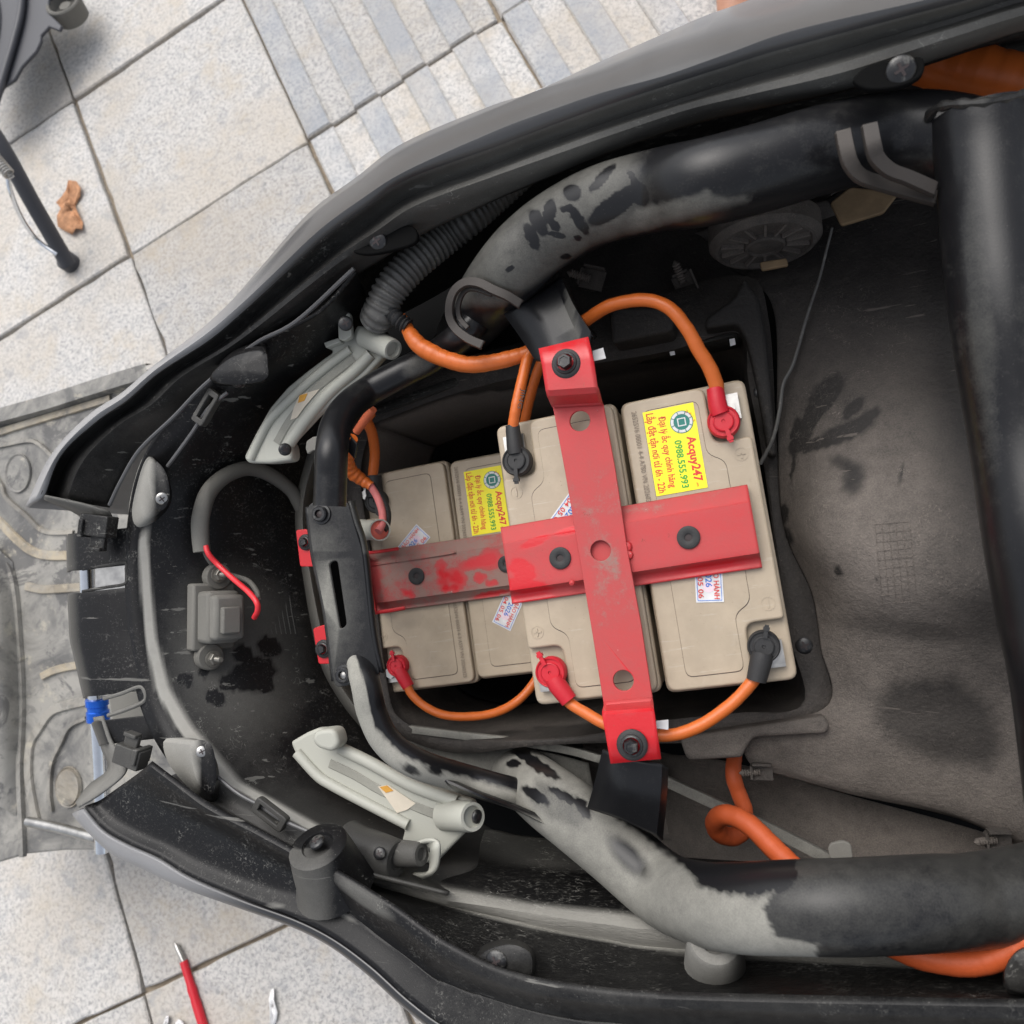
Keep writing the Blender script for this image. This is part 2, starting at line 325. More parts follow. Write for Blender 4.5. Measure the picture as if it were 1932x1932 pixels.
def tilemat(tact):
    t = NT('ribbed_stone_tile' if tact else 'stone_tile'); oi = t.n.new('ShaderNodeObjectInfo')
    va = t.n.new('ShaderNodeVectorMath'); va.operation = 'ADD'; mu = t.n.new('ShaderNodeVectorMath'); mu.operation = 'SCALE'; mu.inputs[3].default_value = 1
    cb = t.n.new('ShaderNodeCombineXYZ'); r = t.math('MULTIPLY', oi.outputs['Random'], 37.0); t.lk(r, cb.inputs[0]); t.lk(r, cb.inputs[1])
    t.lk(t.co, va.inputs[0]); t.lk(cb.outputs[0], va.inputs[1]); co = va.outputs[0]
    big, mid, fine = t.noise(5, 4, .6, co), t.noise(38, 6, .7, co, .4), t.noise(190, 4, .7, co, .6)
    hi, lo, cr = lin(192, 189, 185), lin(140, 140, 140), lin(176, 166, 152)
    c = t.mix(t.rng(fine, .30, .60), lo, hi); c = t.mix(t.math('MULTIPLY', t.rng(big, .42, .62), .45), c, cr)
    c = t.mix(t.math('MULTIPLY', t.rng(mid, .50, .68), .5), c, lin(140, 142, 145)); c = t.mix(t.math('MULTIPLY', t.rng(t.noise(11, 5, .7, co), .5, .72), .6), c, lin(176, 165, 148))
    v = t.n.new('ShaderNodeHueSaturation'); t.lk(c, v.inputs['Color']); t.lk(t.rng(oi.outputs['Random'], 0, 1, .88, 1.1, False), v.inputs['Value']); c = v.outputs[0]
    if tact: c = t.mix(t.math('MULTIPLY', t.attr('rib'), t.rng(t.noise(9, 3, .6, co), .3, .65, .15, .62)), c, lin(140, 146, 154))
    t.bump(t.math('ADD', fine, mid), .35, .002); return t.set(c, .85, 0, .25)
M['void_black'] = plain('dark_underside', (.006, .006, .006, 1), .95, 0, .05); M['film0'] = plain('silver_trim', (.5, .5, .5, 1), .4); M['beige'] = beige(); M['red'] = redpaint()
M['tile'] = tilemat(False); M['tact'] = tilemat(True)
M['grout'] = plain('grout', lin(146, 134, 118), .95, 0, .2, .5, 400, .2)
M['mat'] = None
def floormat():
    t = NT('grey_floor_rubber'); n, m, f = t.noise(13, 6, .68, dist=.6), t.noise(55, 6, .72, dist=.8), t.noise(600, 3)
    c = t.mix(t.rng(n, .35, .62), lin(100, 99, 97), lin(150, 147, 140)); c = t.mix(t.math('MULTIPLY', t.rng(m, .55, .62), .4), c, lin(84, 84, 84)); c = t.mix(t.math('MULTIPLY', t.rng(t.noise(12, 6, .72, dist=.7), .55, .60), .8), c, lin(88, 87, 86)); c = t.mix(t.math('MULTIPLY', t.rng(t.noise(36, 5, .7), .58, .7), .7), c, lin(175, 168, 152))
    c = t.mix(t.math('MULTIPLY', t.rng(t.attr('dust'), .1, 1.0), t.rng(t.noise(60, 5, .7), .3, .62, .25, .85)), c, lin(180, 165, 138)); t.bump(t.math('ADD', f, m), .3, .001); return t.set(c, .5, 0, .4)
M['mat'] = floormat()

# ------------------------------------------------------------------ the pavement
gp = {(0, 0): (137, 185), (0, 1): (247, 487), (1, 1): (583, 268), (2, 1): (939, 32), (-1, 4): (262, 1879), (0, 4): (690, 1672)}
A_, b_ = [], []
for (i, j), p in gp.items():
    g = G(*p); u, v = i*TILE, j*TILE           # x = a u + b v + c ; y = b u - a v + d   (grid is mirrored: j runs down)
    A_ += [[u, v, 1, 0], [-v, u, 0, 1]]; b_ += [g[0], g[1]]
sol_ = np.linalg.lstsq(np.array(A_), np.array(b_), rcond=None)[0]
ga, gb, gc, gd = sol_
k_ = math.hypot(ga, gb)
def GT(i, j): u, v = i*TILE, j*TILE; return np.array([ga*u+gb*v+gc, gb*u-ga*v+gd, 0])
gth = math.atan2(gb, ga)
pav = Thing('pavement', None, None, (0, 0, 0), 0, None, True, 'structure')
gm = bpy.data.meshes.new('ground'); gm.from_pydata([(-60, -60, -.03), (60, -60, -.03), (60, 60, -.03), (-60, 60, -.03)], [], [(0, 1, 2, 3)]); gm.materials.append(M['grout'])
go = bpy.data.objects.new('ground', gm); COL.objects.link(go); go['kind'] = 'structure'
# mortar bed just below the tile tops
pav.add('mortar_bed', (np.array([GT(-9, -9)-[0, 0, .011], GT(14, -9)-[0, 0, .011], GT(14, 15)-[0, 0, .011], GT(-9, 15)-[0, 0, .011]]), [(0, 3, 2, 1)]), M['grout'], smooth=False)
def tilemesh(tact, seed):
    s = TILE*k_*.5-.0017; bm = bmesh.new(); ly = None
    def slab(x0, x1, y0, y1, z0, z1, bv):
        a = [bm.verts.new((x, y, z0)) for x, y in ((x0, y0), (x1, y0), (x1, y1), (x0, y1))]
        b = [bm.verts.new((x, y, z1-bv)) for x, y in ((x0, y0), (x1, y0), (x1, y1), (x0, y1))]
        c = [bm.verts.new((x, y, z1)) for x, y in ((x0+bv, y0+bv), (x1-bv, y0+bv), (x1-bv, y1-bv), (x0+bv, y1-bv))]
        for lo, hi in ((a, b), (b, c)):
            for i in range(4): bm.faces.new((lo[i], lo[(i+1) % 4], hi[(i+1) % 4], hi[i]))
        bm.faces.new(c); return c
    tops = []
    zt = 0 if not tact else -.0042; rr = random.Random(seed); n_ = 14; ph = [rr.uniform(0, 6.3) for _ in range(12)]
    P = []
    for sd_ in range(4):
        for q in range(n_):
            a = -s+2*s*q/n_; w_ = .0007*math.sin(a*60+ph[sd_])+.0006*math.sin(a*151+ph[sd_+4])+rr.gauss(0, .0003)+(.003*rr.random() if rr.random() < .09 else 0)+(.003 if q == 0 else 0); b = s-abs(w_)
            P.append([(a, -b), (b, a), (-a, b), (-b, -a)][sd_])
    lo_ = [bm.verts.new((x, y, -.03)) for x, y in P]; md = [bm.verts.new((x, y, zt-.0022)) for x, y in P]; tp = [bm.verts.new((x*.988, y*.988, zt)) for x, y in P]
    for A, B in ((lo_, md), (md, tp)):
        for q in range(len(P)): bm.faces.new((A[q], A[(q+1) % len(P)], B[(q+1) % len(P)], B[q]))
    bm.faces.new(tp)
    if tact:
        w = 2*s/8
        for q in range(4):
            tops += slab(-s+w*2*q+.002, -s+w*(2*q+1)+.002, -s+.001, s-.001, -.007, .0010, .0025)
    me = bpy.data.meshes.new('paving_tile'); bm.verts.index_update(); idx = [v.index for v in tops]; bm.to_mesh(me); bm.free()
    a = me.attributes.new('rib', 'FLOAT', 'POINT'); d = np.zeros(len(me.vertices), np.float32); d[idx] = 1; a.data.foreach_set('value', d)
    me.materials.append(M['tact' if tact else 'tile']); return me
tm = [[tilemesh(False, k) for k in range(5)], [tilemesh(True, k+9) for k in range(3)]]
for i in range(-6, 9):
    for j in range(-5, 9):
        tact = 1 if 1 <= i <= 4 else 0
        o = bpy.data.objects.new('ribbed_tile' if tact else 'paving_tile', tm[tact][random.randrange(5-2*tact)]); COL.objects.link(o); o.parent = pav.o
        c = GT(i+.5, j+.5)
        o.location = (c[0]+random.gauss(0, .0012), c[1]+random.gauss(0, .0012), random.gauss(0, .0006)); o.rotation_euler = (random.gauss(0, .0015), random.gauss(0, .0015), gth+random.gauss(0, .003))

# ------------------------------------------------------------------ the scooter
SG = -0.62
sc = Thing('electric_scooter', 'black electric scooter with its seat and trim off, battery bay open', 'scooter', S(1100, 1000, SG))
def hx(x): return .07*np.clip((np.asarray(x)-600)/1000, -.3, 1.4)
def lifted(P, h): return [(x, y, h+float(hx(x))) for x, y in P]
N = 140
# --- right-hand body panel (top of the photograph)
R1 = [(53, 949), (102, 851), (169, 781), (228, 742), (288, 691), (380, 620), (440, 566), (500, 502), (590, 406), (678, 341), (767, 279), (932, 206), (1013, 172), (1132, 136), (1216, 103), (1366, 57), (1509, 18), (1760, -48), (1990, -105)]
R2 = [(66, 943), (110, 855), (176, 788), (234, 749), (294, 697), (386, 632), (448, 580), (512, 520), (600, 436), (684, 374), (767, 322), (932, 248), (1013, 217), (1132, 176), (1253, 143), (1370, 102), (1499, 57), (1745, 0), (1990, -62)]
R3 = [(83, 935), (116, 858), (182, 795), (240, 755), (300, 703), (394, 642), (456, 590), (520, 532), (608, 450), (690, 390), (767, 339), (929, 279), (1015, 246), (1130, 204), (1253, 163), (1370, 126), (1471, 94), (1780, 12), (1990, -44)]
R4 = [(98, 940), (128, 868), (200, 800), (262, 760), (322, 705), (412, 652), (474, 602), (540, 546), (626, 476), (702, 420), (775, 370), (931, 312), (1017, 276), (1135, 236), (1260, 196), (1375, 160), (1480, 128), (1790, 40), (1990, -16)]
R5 = [(150, 948), (170, 885), (235, 815), (296, 775), (352, 722), (446, 660), (512, 612), (576, 560), (648, 502), (716, 454), (785, 410), (940, 348), (1048, 309), (1160, 264), (1300, 216), (1420, 190), (1604, 151), (1790, 84), (1990, 25)]
R6 = [(207, 958), (228, 911), (264, 851), (330, 788), (387, 728), (474, 664), (540, 620), (602, 576), (670, 522), (736, 480), (800, 441), (945, 374), (1052, 330), (1165, 284), (1305, 236), (1425, 208), (1606, 168), (1792, 104), (1990, 44)]
R0 = [(48, 955), (96, 858), (163, 788), (222, 749), (282, 698), (374, 625), (434, 570), (492, 504), (582, 402), (671, 335), (760, 270), (925, 200), (1000, 176), (1132, 116), (1210, 82), (1327, 31), (1405, 3), (1600, -75), (1990, -220)]
def ext(P):
    (a, b), (c, d) = P[-2], P[-1]; P.append((2420, d+(d-b)/(c-a)*.55*(2420-c)))
for P_ in (R0, R1, R2, R3, R4, R5, R6): ext(P_)
def hrow(P, base): return [(x, y, base+float(np.interp(x, [50, 400, 700, 1100, 1900], [.0, .03, .065, .09, .12]))) for x, y in P]
r0 = row(hrow(R0, -.075), N); rb = r0+[0, .0, -.16]
pr = loft([rb, r0, row(hrow(R1, -.012), N), row(hrow(R2, 0), N), row(hrow(R3, -.003), N)], N)
pr2 = loft([row(hrow(R3, -.0031), N), row(hrow(R4, -.022), N), row(hrow([((a+c)/2, (b+d)/2-4) for (a, b), (c, d) in zip(R4, R5)], -.014), N), row(hrow(R5, -.022), N), row(hrow(R6, -.045), N)], N, 16)
def d_panel(x, y, h): return .55*blob(x, y, 220, 800, 230, 30, -42)*0+.35*(x < 330)*0+.25*blob(x, y, 1250, 150, 500, 30, -20)
def dust_sheen_lip(x, y, h): return .95*(1-sstep(330, 560, x))+.16+.62*sstep(960, 1060, x)*sstep(-2, 8, np.interp(x, [q[0] for q in R1], [q[1] for q in R1])-y)  # outer strip at right paints a grazing sky reflection; the rest is dust
sc.add('body_panel', pr, M['shell'], dust=dust_sheen_lip, sol=.003, off=-1, label='right-hand outer body panel at the top of the photo')
sc.add('panel_lip', pr2, M['plastic'], dust=lambda x, y, h: .12+.26*sstep(600, 1000, x), sol=.0025, off=-1)
for k in range(6):
    a_, b_2 = (1152+k*9.5, 131-k*5.2), (1196+k*5.0, 104-k*0.2+k*1.2)
    sc.add('louvre_slat', tube(crom(pix([(1152+k*3, 122+k*3.2, .045), (1186+k*4, 108+k*3.0, .047), (1206+k*2.5, 98+k*2.6, .049)]), 10), .0007, 6), M['conduit'])
for P in ([(1012, 176, .036), (1040, 166, .038), (1068, 160, .04)], [(1082, 152, .040), (1110, 142, .041), (1140, 132, .043)]):
    sc.add('trim_strip', flatbar0(P, .003, .0012), M['film0'])
# inner wall below the lip of the right-hand panel
rin = row(hrow(R6, -.0455), N)
low = rin.copy(); low[:, 2] = np.minimum(rin[:, 2]-.07, -.07); low[:, 1] += .068
low2 = low.copy(); low2[:, 2] = -.20
sel = slice(int(N*.27), N)
sc.add('inner_panel', loft([rin[sel], low[sel], low2[sel]], len(rin[sel])), M['liner'], dust=flat(-.15), sol=.002)
# --- left-hand body panel (bottom of the photograph)
B0 = [(142, 1530), (160, 1552), (211, 1601), (267, 1629), (351, 1668), (457, 1706), (555, 1741), (626, 1777), (697, 1830), (767, 1893), (837, 1945), (950, 1995), (1150, 2040), (1400, 2062), (1990, 2085)]
B1 = [(160, 1524), (197, 1566), (246, 1594), (300, 1618), (362, 1655), (463, 1697), (562, 1733), (633, 1769), (704, 1821), (774, 1884), (845, 1935), (955, 1983), (1150, 2025), (1400, 2045), (1990, 2065)]
B2 = [(188, 1512), (232, 1545), (282, 1572), (335, 1595), (395, 1625), (480, 1660), (560, 1685), (626, 1698), (732, 1778), (790, 1820), (837, 1852), (1013, 1908), (1200, 1935), (1400, 1950), (1990, 1972)]
B2b = [(235, 1478), (290, 1512), (350, 1540), (400, 1562), (450, 1590), (520, 1625), (580, 1655), (628, 1685), (733, 1766), (792, 1808), (840, 1842), (1016, 1899), (1200, 1922), (1400, 1937), (1990, 1956)]
B3 = [(281, 1444), (327, 1478), (383, 1520), (430, 1546), (475, 1569), (541, 1605), (590, 1635), (630, 1654), (732, 1720), (790, 1764), (837, 1796), (943, 1848), (1083, 1878), (1305, 1894), (1990, 1912)]
B4 = [(290, 1438), (336, 1472), (392, 1512), (438, 1538), (483, 1560), (549, 1596), (600, 1624), (640, 1642), (742, 1704), (798, 1744), (846, 1776), (950, 1826), (1088, 1856), (1307, 1874), (1990, 1890)]
for P_ in (B0, B1, B2, B2b, B3, B4): ext(P_)
def hb_(P, base): return [(x, y, base+float(np.interp(x, [150, 600, 1000, 1900], [.0, .012, .045, .085]))) for x, y in P]
b0 = row(hb_(B0, .0), N); bb = b0+[0, .0, -.16]
pl = loft([bb, b0, row(hb_(B1, .01), N)], N)
pl2 = loft([row(hb_(B1, .0099), N), row(hb_(B2, .002), N), row(hb_(B2b, .004), N), row(hb_(B3, .016), N), row(hb_(B4, .015), N)], N, 24)
sc.add('body_panel', (pl[0], [q[::-1] for q in pl[1]]), M['shell'], dust=lambda x, y, h: .9*(1-sstep(300, 520, x)), sol=.003, off=1, label='left-hand outer body panel at the bottom of the photo')
def d_pl2(x, y, h):
    return .35*blob(x, y, 690, 1690, 80, 14, 35)+.5*blob(x, y, 520, 1712, 22, 6, 10)+.5*blob(x, y, 640, 1720, 60, 6, 35)+.1*sstep(700, 900, x)
sc.add('panel_lip', (pl2[0], [q[::-1] for q in pl2[1]]), M['plastic'], dust=d_pl2, sol=.0025, off=1)
# --- inner side wall on the left-hand side: ledge, dusty shelf, textured walls
L1 = [(560, 1612), (640, 1660), (742, 1722), (846, 1790), (950, 1838), (1088, 1868), (1307, 1886), (1990, 1900)]
L2 = [(600, 1622), (690, 1668), (760, 1690), (850, 1716), (1000, 1750), (1140, 1778), (1287, 1801), (1990, 1845)]
L3 = [(605, 1612), (672, 1640), (760, 1658), (844, 1675), (1013, 1713), (1150, 1727), (1294, 1737), (1990, 1775)]
L4 = [(640, 1560), (740, 1570), (830, 1566), (925, 1569), (978, 1580), (1062, 1590), (1250, 1620), (1990, 1660)]
for P_ in (L1, L2, L3, L4): ext(P_)
def hl(P, base, k=1.): return [(x, y, base+k*float(np.interp(x, [600, 1000, 1900], [0, .025, .06]))) for x, y in P]
sl_ = loft([row(hl(L1, .014), N), row(hl(L2, -.042), N), row(hl(L3, -.045), N), row(hl(L4, -.13, .3), N)], N)
def d_side(x, y, h):
    lg = 1-sstep(-2, 14, np.abs(y-np.interp(x, [600, 690, 850, 1000, 1290, 1990], [1617, 1655, 1697, 1732, 1770, 1810]))-np.interp(x, [600, 800, 1300], [2, 8, 26]))
    return 1.1*lg+.0+.3*blob(x, y, 1000, 1600, 330, 45, 10)-.15*blob(x, y, 1150, 1690, 250, 40, 8)
V_, f_ = loft([row(hl(L1, .014), N), row(hl(L2, -.042), N), row(hl(L3, -.045), N), row(hl(L4, -.13, .3), N)], N, 40)
sc.add('side_liner', (V_, [q[::-1] for q in f_]), M['liner'], dust=d_side, sol=.002, off=1, ang=60)

# --- front cover: the concave panel between the side panels, its fold and notched front plate
U0 = [(668, 509, .03), (600, 584, .022), (499, 638, .015), (387, 728, .008), (300, 815, .0), (258, 900, -.006), (243, 1000, -.012), (240, 1110, -.012), (247, 1220, -.012), (268, 1330, -.012), (310, 1420, -.008), (383, 1505, -.004), (475, 1559, 0), (560, 1604, 0), (672, 1646, 0), (844, 1690, 0)]
U1 = [(682, 540, -.004), (606, 622, -.005), (520, 690, -.006), (410, 782, -.01), (325, 880, -.014), (284, 950, -.016), (270, 1020, -.016), (272, 1110, -.016), (283, 1205, -.016), (306, 1300, -.016), (350, 1392, -.014), (432, 1484, -.012), (525, 1534, -.012), (620, 1584, -.014), (705, 1634, -.02), (850, 1684, -.03)]
U2 = [(705, 600, -.06), (640, 690, -.06), (560, 740, -.06), (480, 830, -.06), (440, 900, -.06), (420, 1000, -.06), (422, 1100, -.06), (438, 1200, -.06), (470, 1310, -.06), (520, 1400, -.06), (600, 1480, -.06), (700, 1550, -.06), (800, 1600, -.06), (900, 1640, -.06)]
U3 = [(745, 640, -.13), (690, 700, -.13), (625, 790, -.13), (583, 870, -.13), (562, 925, -.125), (558, 990, -.122), (569, 1065, -.122), (586, 1174, -.122), (607, 1259, -.122), (642, 1320, -.125), (690, 1380, -.13), (760, 1450, -.13), (850, 1520, -.13), (960, 1590, -.13)]
fc = loft([row(U0, N), row(U1, N), row(U2, N), row(U3, N)], N, 60)
def dust_shine_front(x, y, h):
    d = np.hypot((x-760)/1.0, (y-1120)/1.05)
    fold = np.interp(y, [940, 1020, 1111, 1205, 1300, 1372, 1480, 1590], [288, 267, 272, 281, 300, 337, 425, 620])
    edge = (1-sstep(4, 17+22*sstep(1150, 1450, y), x-fold))*sstep(-8, 0, x-fold)*sstep(960, 1040, y)*(1-sstep(1560, 1650, y)*.5)  # pale band along the fold: dust plus its highlight painted in
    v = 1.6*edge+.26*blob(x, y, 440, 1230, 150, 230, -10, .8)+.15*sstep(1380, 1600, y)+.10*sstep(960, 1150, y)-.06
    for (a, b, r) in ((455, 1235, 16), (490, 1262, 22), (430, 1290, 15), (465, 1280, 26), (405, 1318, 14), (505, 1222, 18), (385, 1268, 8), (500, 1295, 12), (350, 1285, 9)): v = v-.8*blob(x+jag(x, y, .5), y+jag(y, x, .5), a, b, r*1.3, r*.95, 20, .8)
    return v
sc.add('front_cover', fc, M['plastic'], dust=dust_shine_front, sol=.0025, off=-1)
# raised fine ribs moulded into the front cover (the ruled patch beside the connector)
ribs = []
for k in range(6):
    x0 = 497+k*9; ribs.append(tube(crom(pix([(x0, 1090, np.interp(x0, [420, 575], [-.06, -.121])+.0006), (x0+6, 1140, np.interp(x0, [424, 580], [-.06, -.121])+.0006), (x0+16, 1196, np.interp(x0+8, [437, 590], [-.06, -.121])+.0006)]), 8), .0004, 5))
sc.add('moulded_ribs', join(*ribs), M['plastic'], dust=flat(.3))
# front plate in three pieces between two notches, each with its lip
def fplate(y0, y1, sh):
    ys = np.linspace(y0, y1, 8)
    e = lambda x, y: x+np.interp(y, [1000, 1100, 1200, 1330, 1400], [0, 1, 6, 36, 62])
    return [[(e(132, y), y+4, -.05) for y in ys], [(e(136, y), y+1, -.012) for y in ys], [(e(155, y), y, -.008) for y in ys], [(e(198, y), y-5, -.0105) for y in ys], [(e(243, y), y-10, -.0125) for y in ys]]
for y0, y1 in ((1006, 1076), (1118, 1312), (1358, 1402)):
    sc.add('front_plate', loft(fplate(y0, y1, 0), 20), M['plastic'], dust=lambda x, y, h: .35*(1-sstep(140, 160, x-np.interp(y, [1000, 1200, 1330, 1400], [0, 6, 36, 62])))-.05, sol=.0028, off=-1, bev=.0006)
def bar(P, R, seg=10, n=30, flat=None):
    Q = crom(pix(P), n); return tube(Q, R, seg, True, flat)
sc.add('notch_frame', join(bar([(156, 1074, -.008), (200, 1067, -.008), (236, 1062, -.010), (238, 1075, -.01), (238, 1100, -.01), (200, 1108, -.008), (156, 1116, -.008)], .0013, 8, 40)), M['plastic'], dust=flat(.15))
sc.add('notch_frame', join(bar([(196, 1318, -.008), (230, 1308, -.008), (262, 1296, -.010), (272, 1302, -.01), (273, 1322, -.01), (240, 1338, -.008), (204, 1350, -.008)], .0016, 8, 40)), M['plastic'], dust=flat(.5))
# clips at the two corners of the front plate
def clip(px, py, h, s, rz):
    c = S(px, py, h); ex = np.array([math.cos(rz), math.sin(rz), 0]); ey = np.array([-ex[1], ex[0], 0])
    return join(box(c, .019*s, .012*s, .012, rz=0, up=ex), box(c-ey*.009*s+ex*.002, .010*s, .008*s, .004, up=ex), box(c-ex*.007*s-ey*.003, .004, .010*s, .017, up=ex), box(c-ey*.013*s+ex*.002+[0, 0, .001], .009*s, .003, .008, up=ex))
sc.add('clip', clip(186, 992, .006, 1.35, -.12), M['plastic'], dust=flat(.1), bev=.0008)
sc.add('clip', clip(248, 1426, .006, 1.2, 2.9), M['plastic'], dust=flat(.25), bev=.0008)
# corner returns of the side panels
sc.add('panel_corner', loft([[(83, 938, .018), (150, 952, .012), (186, 962, .008), (207, 972, .002), (212, 1010, -.01)], [(83, 942, .004), (148, 962, .0), (176, 974, -.004), (190, 992, -.012), (190, 1006, -.03)], [(84, 944, -.03), (140, 968, -.03), (165, 990, -.035), (178, 1010, -.05), (178, 1012, -.055)]], 24), M['plastic'], dust=flat(.35), sol=.002)
sc.add('panel_corner', loft([[(196, 1350, -.006), (214, 1400, -.004), (238, 1435, .0), (236, 1462, .004), (190, 1500, .008), (150, 1524, .012)], [(182, 1352, -.02), (204, 1410, -.02), (218, 1440, -.016), (212, 1462, -.012), (178, 1490, -.008), (148, 1520, -.004)], [(180, 1352, -.05), (196, 1412, -.05), (208, 1440, -.05), (202, 1460, -.045), (170, 1484, -.04), (146, 1516, -.035)]], 28), M['plastic'], dust=flat(.55), sol=.002, off=1)
# light edge rib along the flange on both sides
sc.add('flange_rib', bar([(207, 953, .004), (228, 909, .006), (264, 849, .008), (330, 785, .012), (387, 726, .016), (480, 650, .022), (560, 606, .028), (668, 507, .036)], .0016, 8, 60), M['shell'], dust=flat(.2))
sc.add('flange_rib', bar([(281, 1444, .017), (327, 1478, .017), (383, 1520, .018), (475, 1569, .02), (545, 1606, .022)], .0018, 8, 50), M['shell'], dust=flat(.35))
for P in ([(316, 880, .004), (360, 820, .006), (392, 772, .008), (430, 740, .01)], [(408, 1464, .004), (450, 1498, .004), (490, 1520, .006), (534, 1548, .008), (600, 1577, .01)]):
    sc.add('inner_rib', bar(P, .0014, 8, 40), M['shell'], dust=flat(.3))
# slotted clips on the inner ribs
for px, py, rz in ((386, 768, .98), (506, 1538, -.52)):
    c = S(px, py, .012); ex = np.array([math.cos(rz), math.sin(rz), 0]); ey = np.array([-ex[1], ex[0], 0])
    lp = [np.array([c[:2]+ex[:2]*a*.0135+ey[:2]*b*.0058 for a, b in rounded([(-1, -1), (1, -1), (1, 1), (-1, 1)], .3)]), np.array([c[:2]+ex[:2]*a*.009+ey[:2]*b*.0024 for a, b in ((-1, -1), (1, -1), (1, 1), (-1, 1))])]
    sc.add('slotted_clip', plate2d(lp, c[2], .006, .0008), M['plastic'], dust=flat(.2))

# --- screws, bolts, bosses
def screw(t, px, py, h, r, axis=(0, 0, 1), mat='black', name='screw', slot=True, parent=None):
    c = S(px, py, h); R = rpx(px, py, h, r); u, w, a = basis(axis)
    o = t.add(name, lathe([(R, -.3*R), (R, 0), (R*.93, .1*R), (R*.7, .2*R), (R*.35, .26*R), (0, .28*R)], c, axis, 20), M[mat], parent)
    if slot:
        t.add('cross_slot', join(box(c+a*R*.23, R*1.0, R*.2, R*.14, axis, .5), box(c+a*R*.23, R*.2, R*1.0, R*.139, axis, .5)), M['ink_black'], o, smooth=False)
    return o
def bolt(t, px, py, h, r, axis=(0, 0, 1), mats=('rubber', 'black'), name='flange_bolt'):
    c = S(px, py, h); R = rpx(px, py, h, r); u, w, a = basis(axis)
    o = t.add(name, lathe([(R, -.05*R), (R*1.02, .1*R), (R*.93, .2*R), (R*.82, .22*R), (R*.74, .24*R), (R*.70, .36*R), (R*.64, .38*R)], c, axis, 32), M[mats[0]])
    t.add('bolt_head', join(lathe([(R*.66, .2*R), (R*.64, .40*R), (R*.56, .44*R)], c, axis, 32), lathe([(R*.5, .40*R), (R*.5, .80*R), (R*.44, .88*R), (R*.30, .88*R), (R*.28, .83*R), (0, .83*R)], c, axis, 6)), M[mats[1]], o, ang=25)
    return o
def boss(P0, P1, r0, r1, dustv, name='screw_boss', scr=None, top_r=None):
    """tapered moulded boss from its base to its tip, with a screw sunk in the end"""
    a, b = S(*P0), S(*P1); d = b-a; L = np.linalg.norm(d)
    o = sc.add(name, lathe([(r0*1.15, -.01), (r0, 0), (r0*.55+r1*.45, L*.5), (r1, L*.96), (r1*.9, L), (r1*.55, L), (r1*.5, L-.002), (0, L-.002)], a, d, 24), M['plastic'], dust=dustv if callable(dustv) else flat(dustv))
    if scr:
        c = b-d/L*.001; R = scr
        s_ = sc.add('screw', lathe([(R, -.3*R), (R, 0.1*R), (R*.9, .3*R), (R*.6, .45*R), (0, .5*R)], c, d, 18), M['black'], o)
        sc.add('cross_slot', join(box(c+d/L*R*.44, R*1.1, R*.22, R*.16, d), box(c+d/L*R*.44, R*.22, R*1.1, R*.159, d)), M['ink_black'], s_, smooth=False)
    return o
def wedge(base, tip, h0, h1, dustf, name='screw_boss'):
    """moulded boss with a flat-topped, rounded cross-section between two outlines"""
    A, B = crom(pix([(x, y, h0) for x, y in base]), 40, True), crom(pix([(x, y, h1) for x, y in tip]), 40, True)
    C = B.mean(0)+(B-B.mean(0))*.86; C[:, 2] += .0015
    rows = [A, A*.4+B*.6, B, C, np.repeat(C.mean(0)[None], 40, 0)+(C-C.mean(0))*.02]
    R = np.array([np.vstack([r, r[:1]]) for r in rows]); v, f = grid(R); 
    return sc.add(name, (v, f), M['plastic'], dust=dustf, ang=50)
# upper-left corner boss beside the clip, with its screw
wedge([(243, 958), (262, 880), (282, 858), (318, 905), (322, 950), (290, 985), (252, 994)], [(285, 935), (280, 890), (290, 868), (312, 890), (320, 930), (312, 958), (295, 962)], -.012, .012, lambda x, y, h: .95*(1-sstep(278, 300, x))-.05)
screw(sc, 306, 941, .0140, 12, (.5, -.25, .8), 'steel')
wedge([(308, 1400), (330, 1392), (380, 1398), (410, 1440), (412, 1505), (390, 1512), (350, 1480), (318, 1440)], [(358, 1405), (372, 1396), (396, 1402), (406, 1430), (408, 1470), (400, 1500), (375, 1480), (362, 1440)], -.004, .012, lambda x, y, h: .95*(1-sstep(365, 385, x))-.05)
screw(sc, 381, 1418, .0138, 11, (.5, .1, .85), 'steel')
wedge([(398, 712), (440, 655), (500, 640), (504, 700), (496, 722), (440, 728), (402, 725)], [(400, 704), (440, 672), (496, 660), (505, 690), (500, 716), (446, 726), (404, 720)], .004, .03, lambda x, y, h: flat(-.1)(x, y, h)+.3*blob(x, y, 470, 690, 25, 35, 0))
screw(sc, 450, 723, .026, 13, (.3, -.75, .5), 'black')
boss((624, 1650, .012), (599, 1594, .026), .0235, .0195, lambda x, y, h: .0+.3*(y > 1600)*(1-sstep(600, 650, x)))
screw(sc, 597, 1588, .0285, 15, (-.2, .75, .6), 'black')
# screw tabs under the lips
for base, s_, hh in (([(665, 470), (720, 440), (775, 425), (785, 455), (740, 472), (690, 480)], (712, 455, 18), .045), ([(1610, 150), (1640, 122), (1700, 110), (1740, 108), (1740, 140), (1700, 162), (1640, 168)], (1700, 132, 27), .10)):
    A = crom(pix([(x, y, hh) for x, y in base]), 40, True); B = A.copy(); B[:, 2] -= .02
    v, f = plate2d([A[:, :2]], hh, .004, .001)
    sc.add('screw_tab', (v, f), M['void_black']); screw(sc, s_[0], s_[1], hh+.001, s_[2], (0, -.35, .9), 'black')
wedge([(880, 1855), (900, 1790), (960, 1772), (1005, 1790), (1018, 1850), (1010, 1880), (920, 1880)], [(885, 1835), (910, 1798), (960, 1782), (998, 1796), (1004, 1825), (990, 1850), (920, 1852)], .01, .05, flat(.12))
screw(sc, 936, 1814, .0525, 21, (0, .1, 1), 'black')
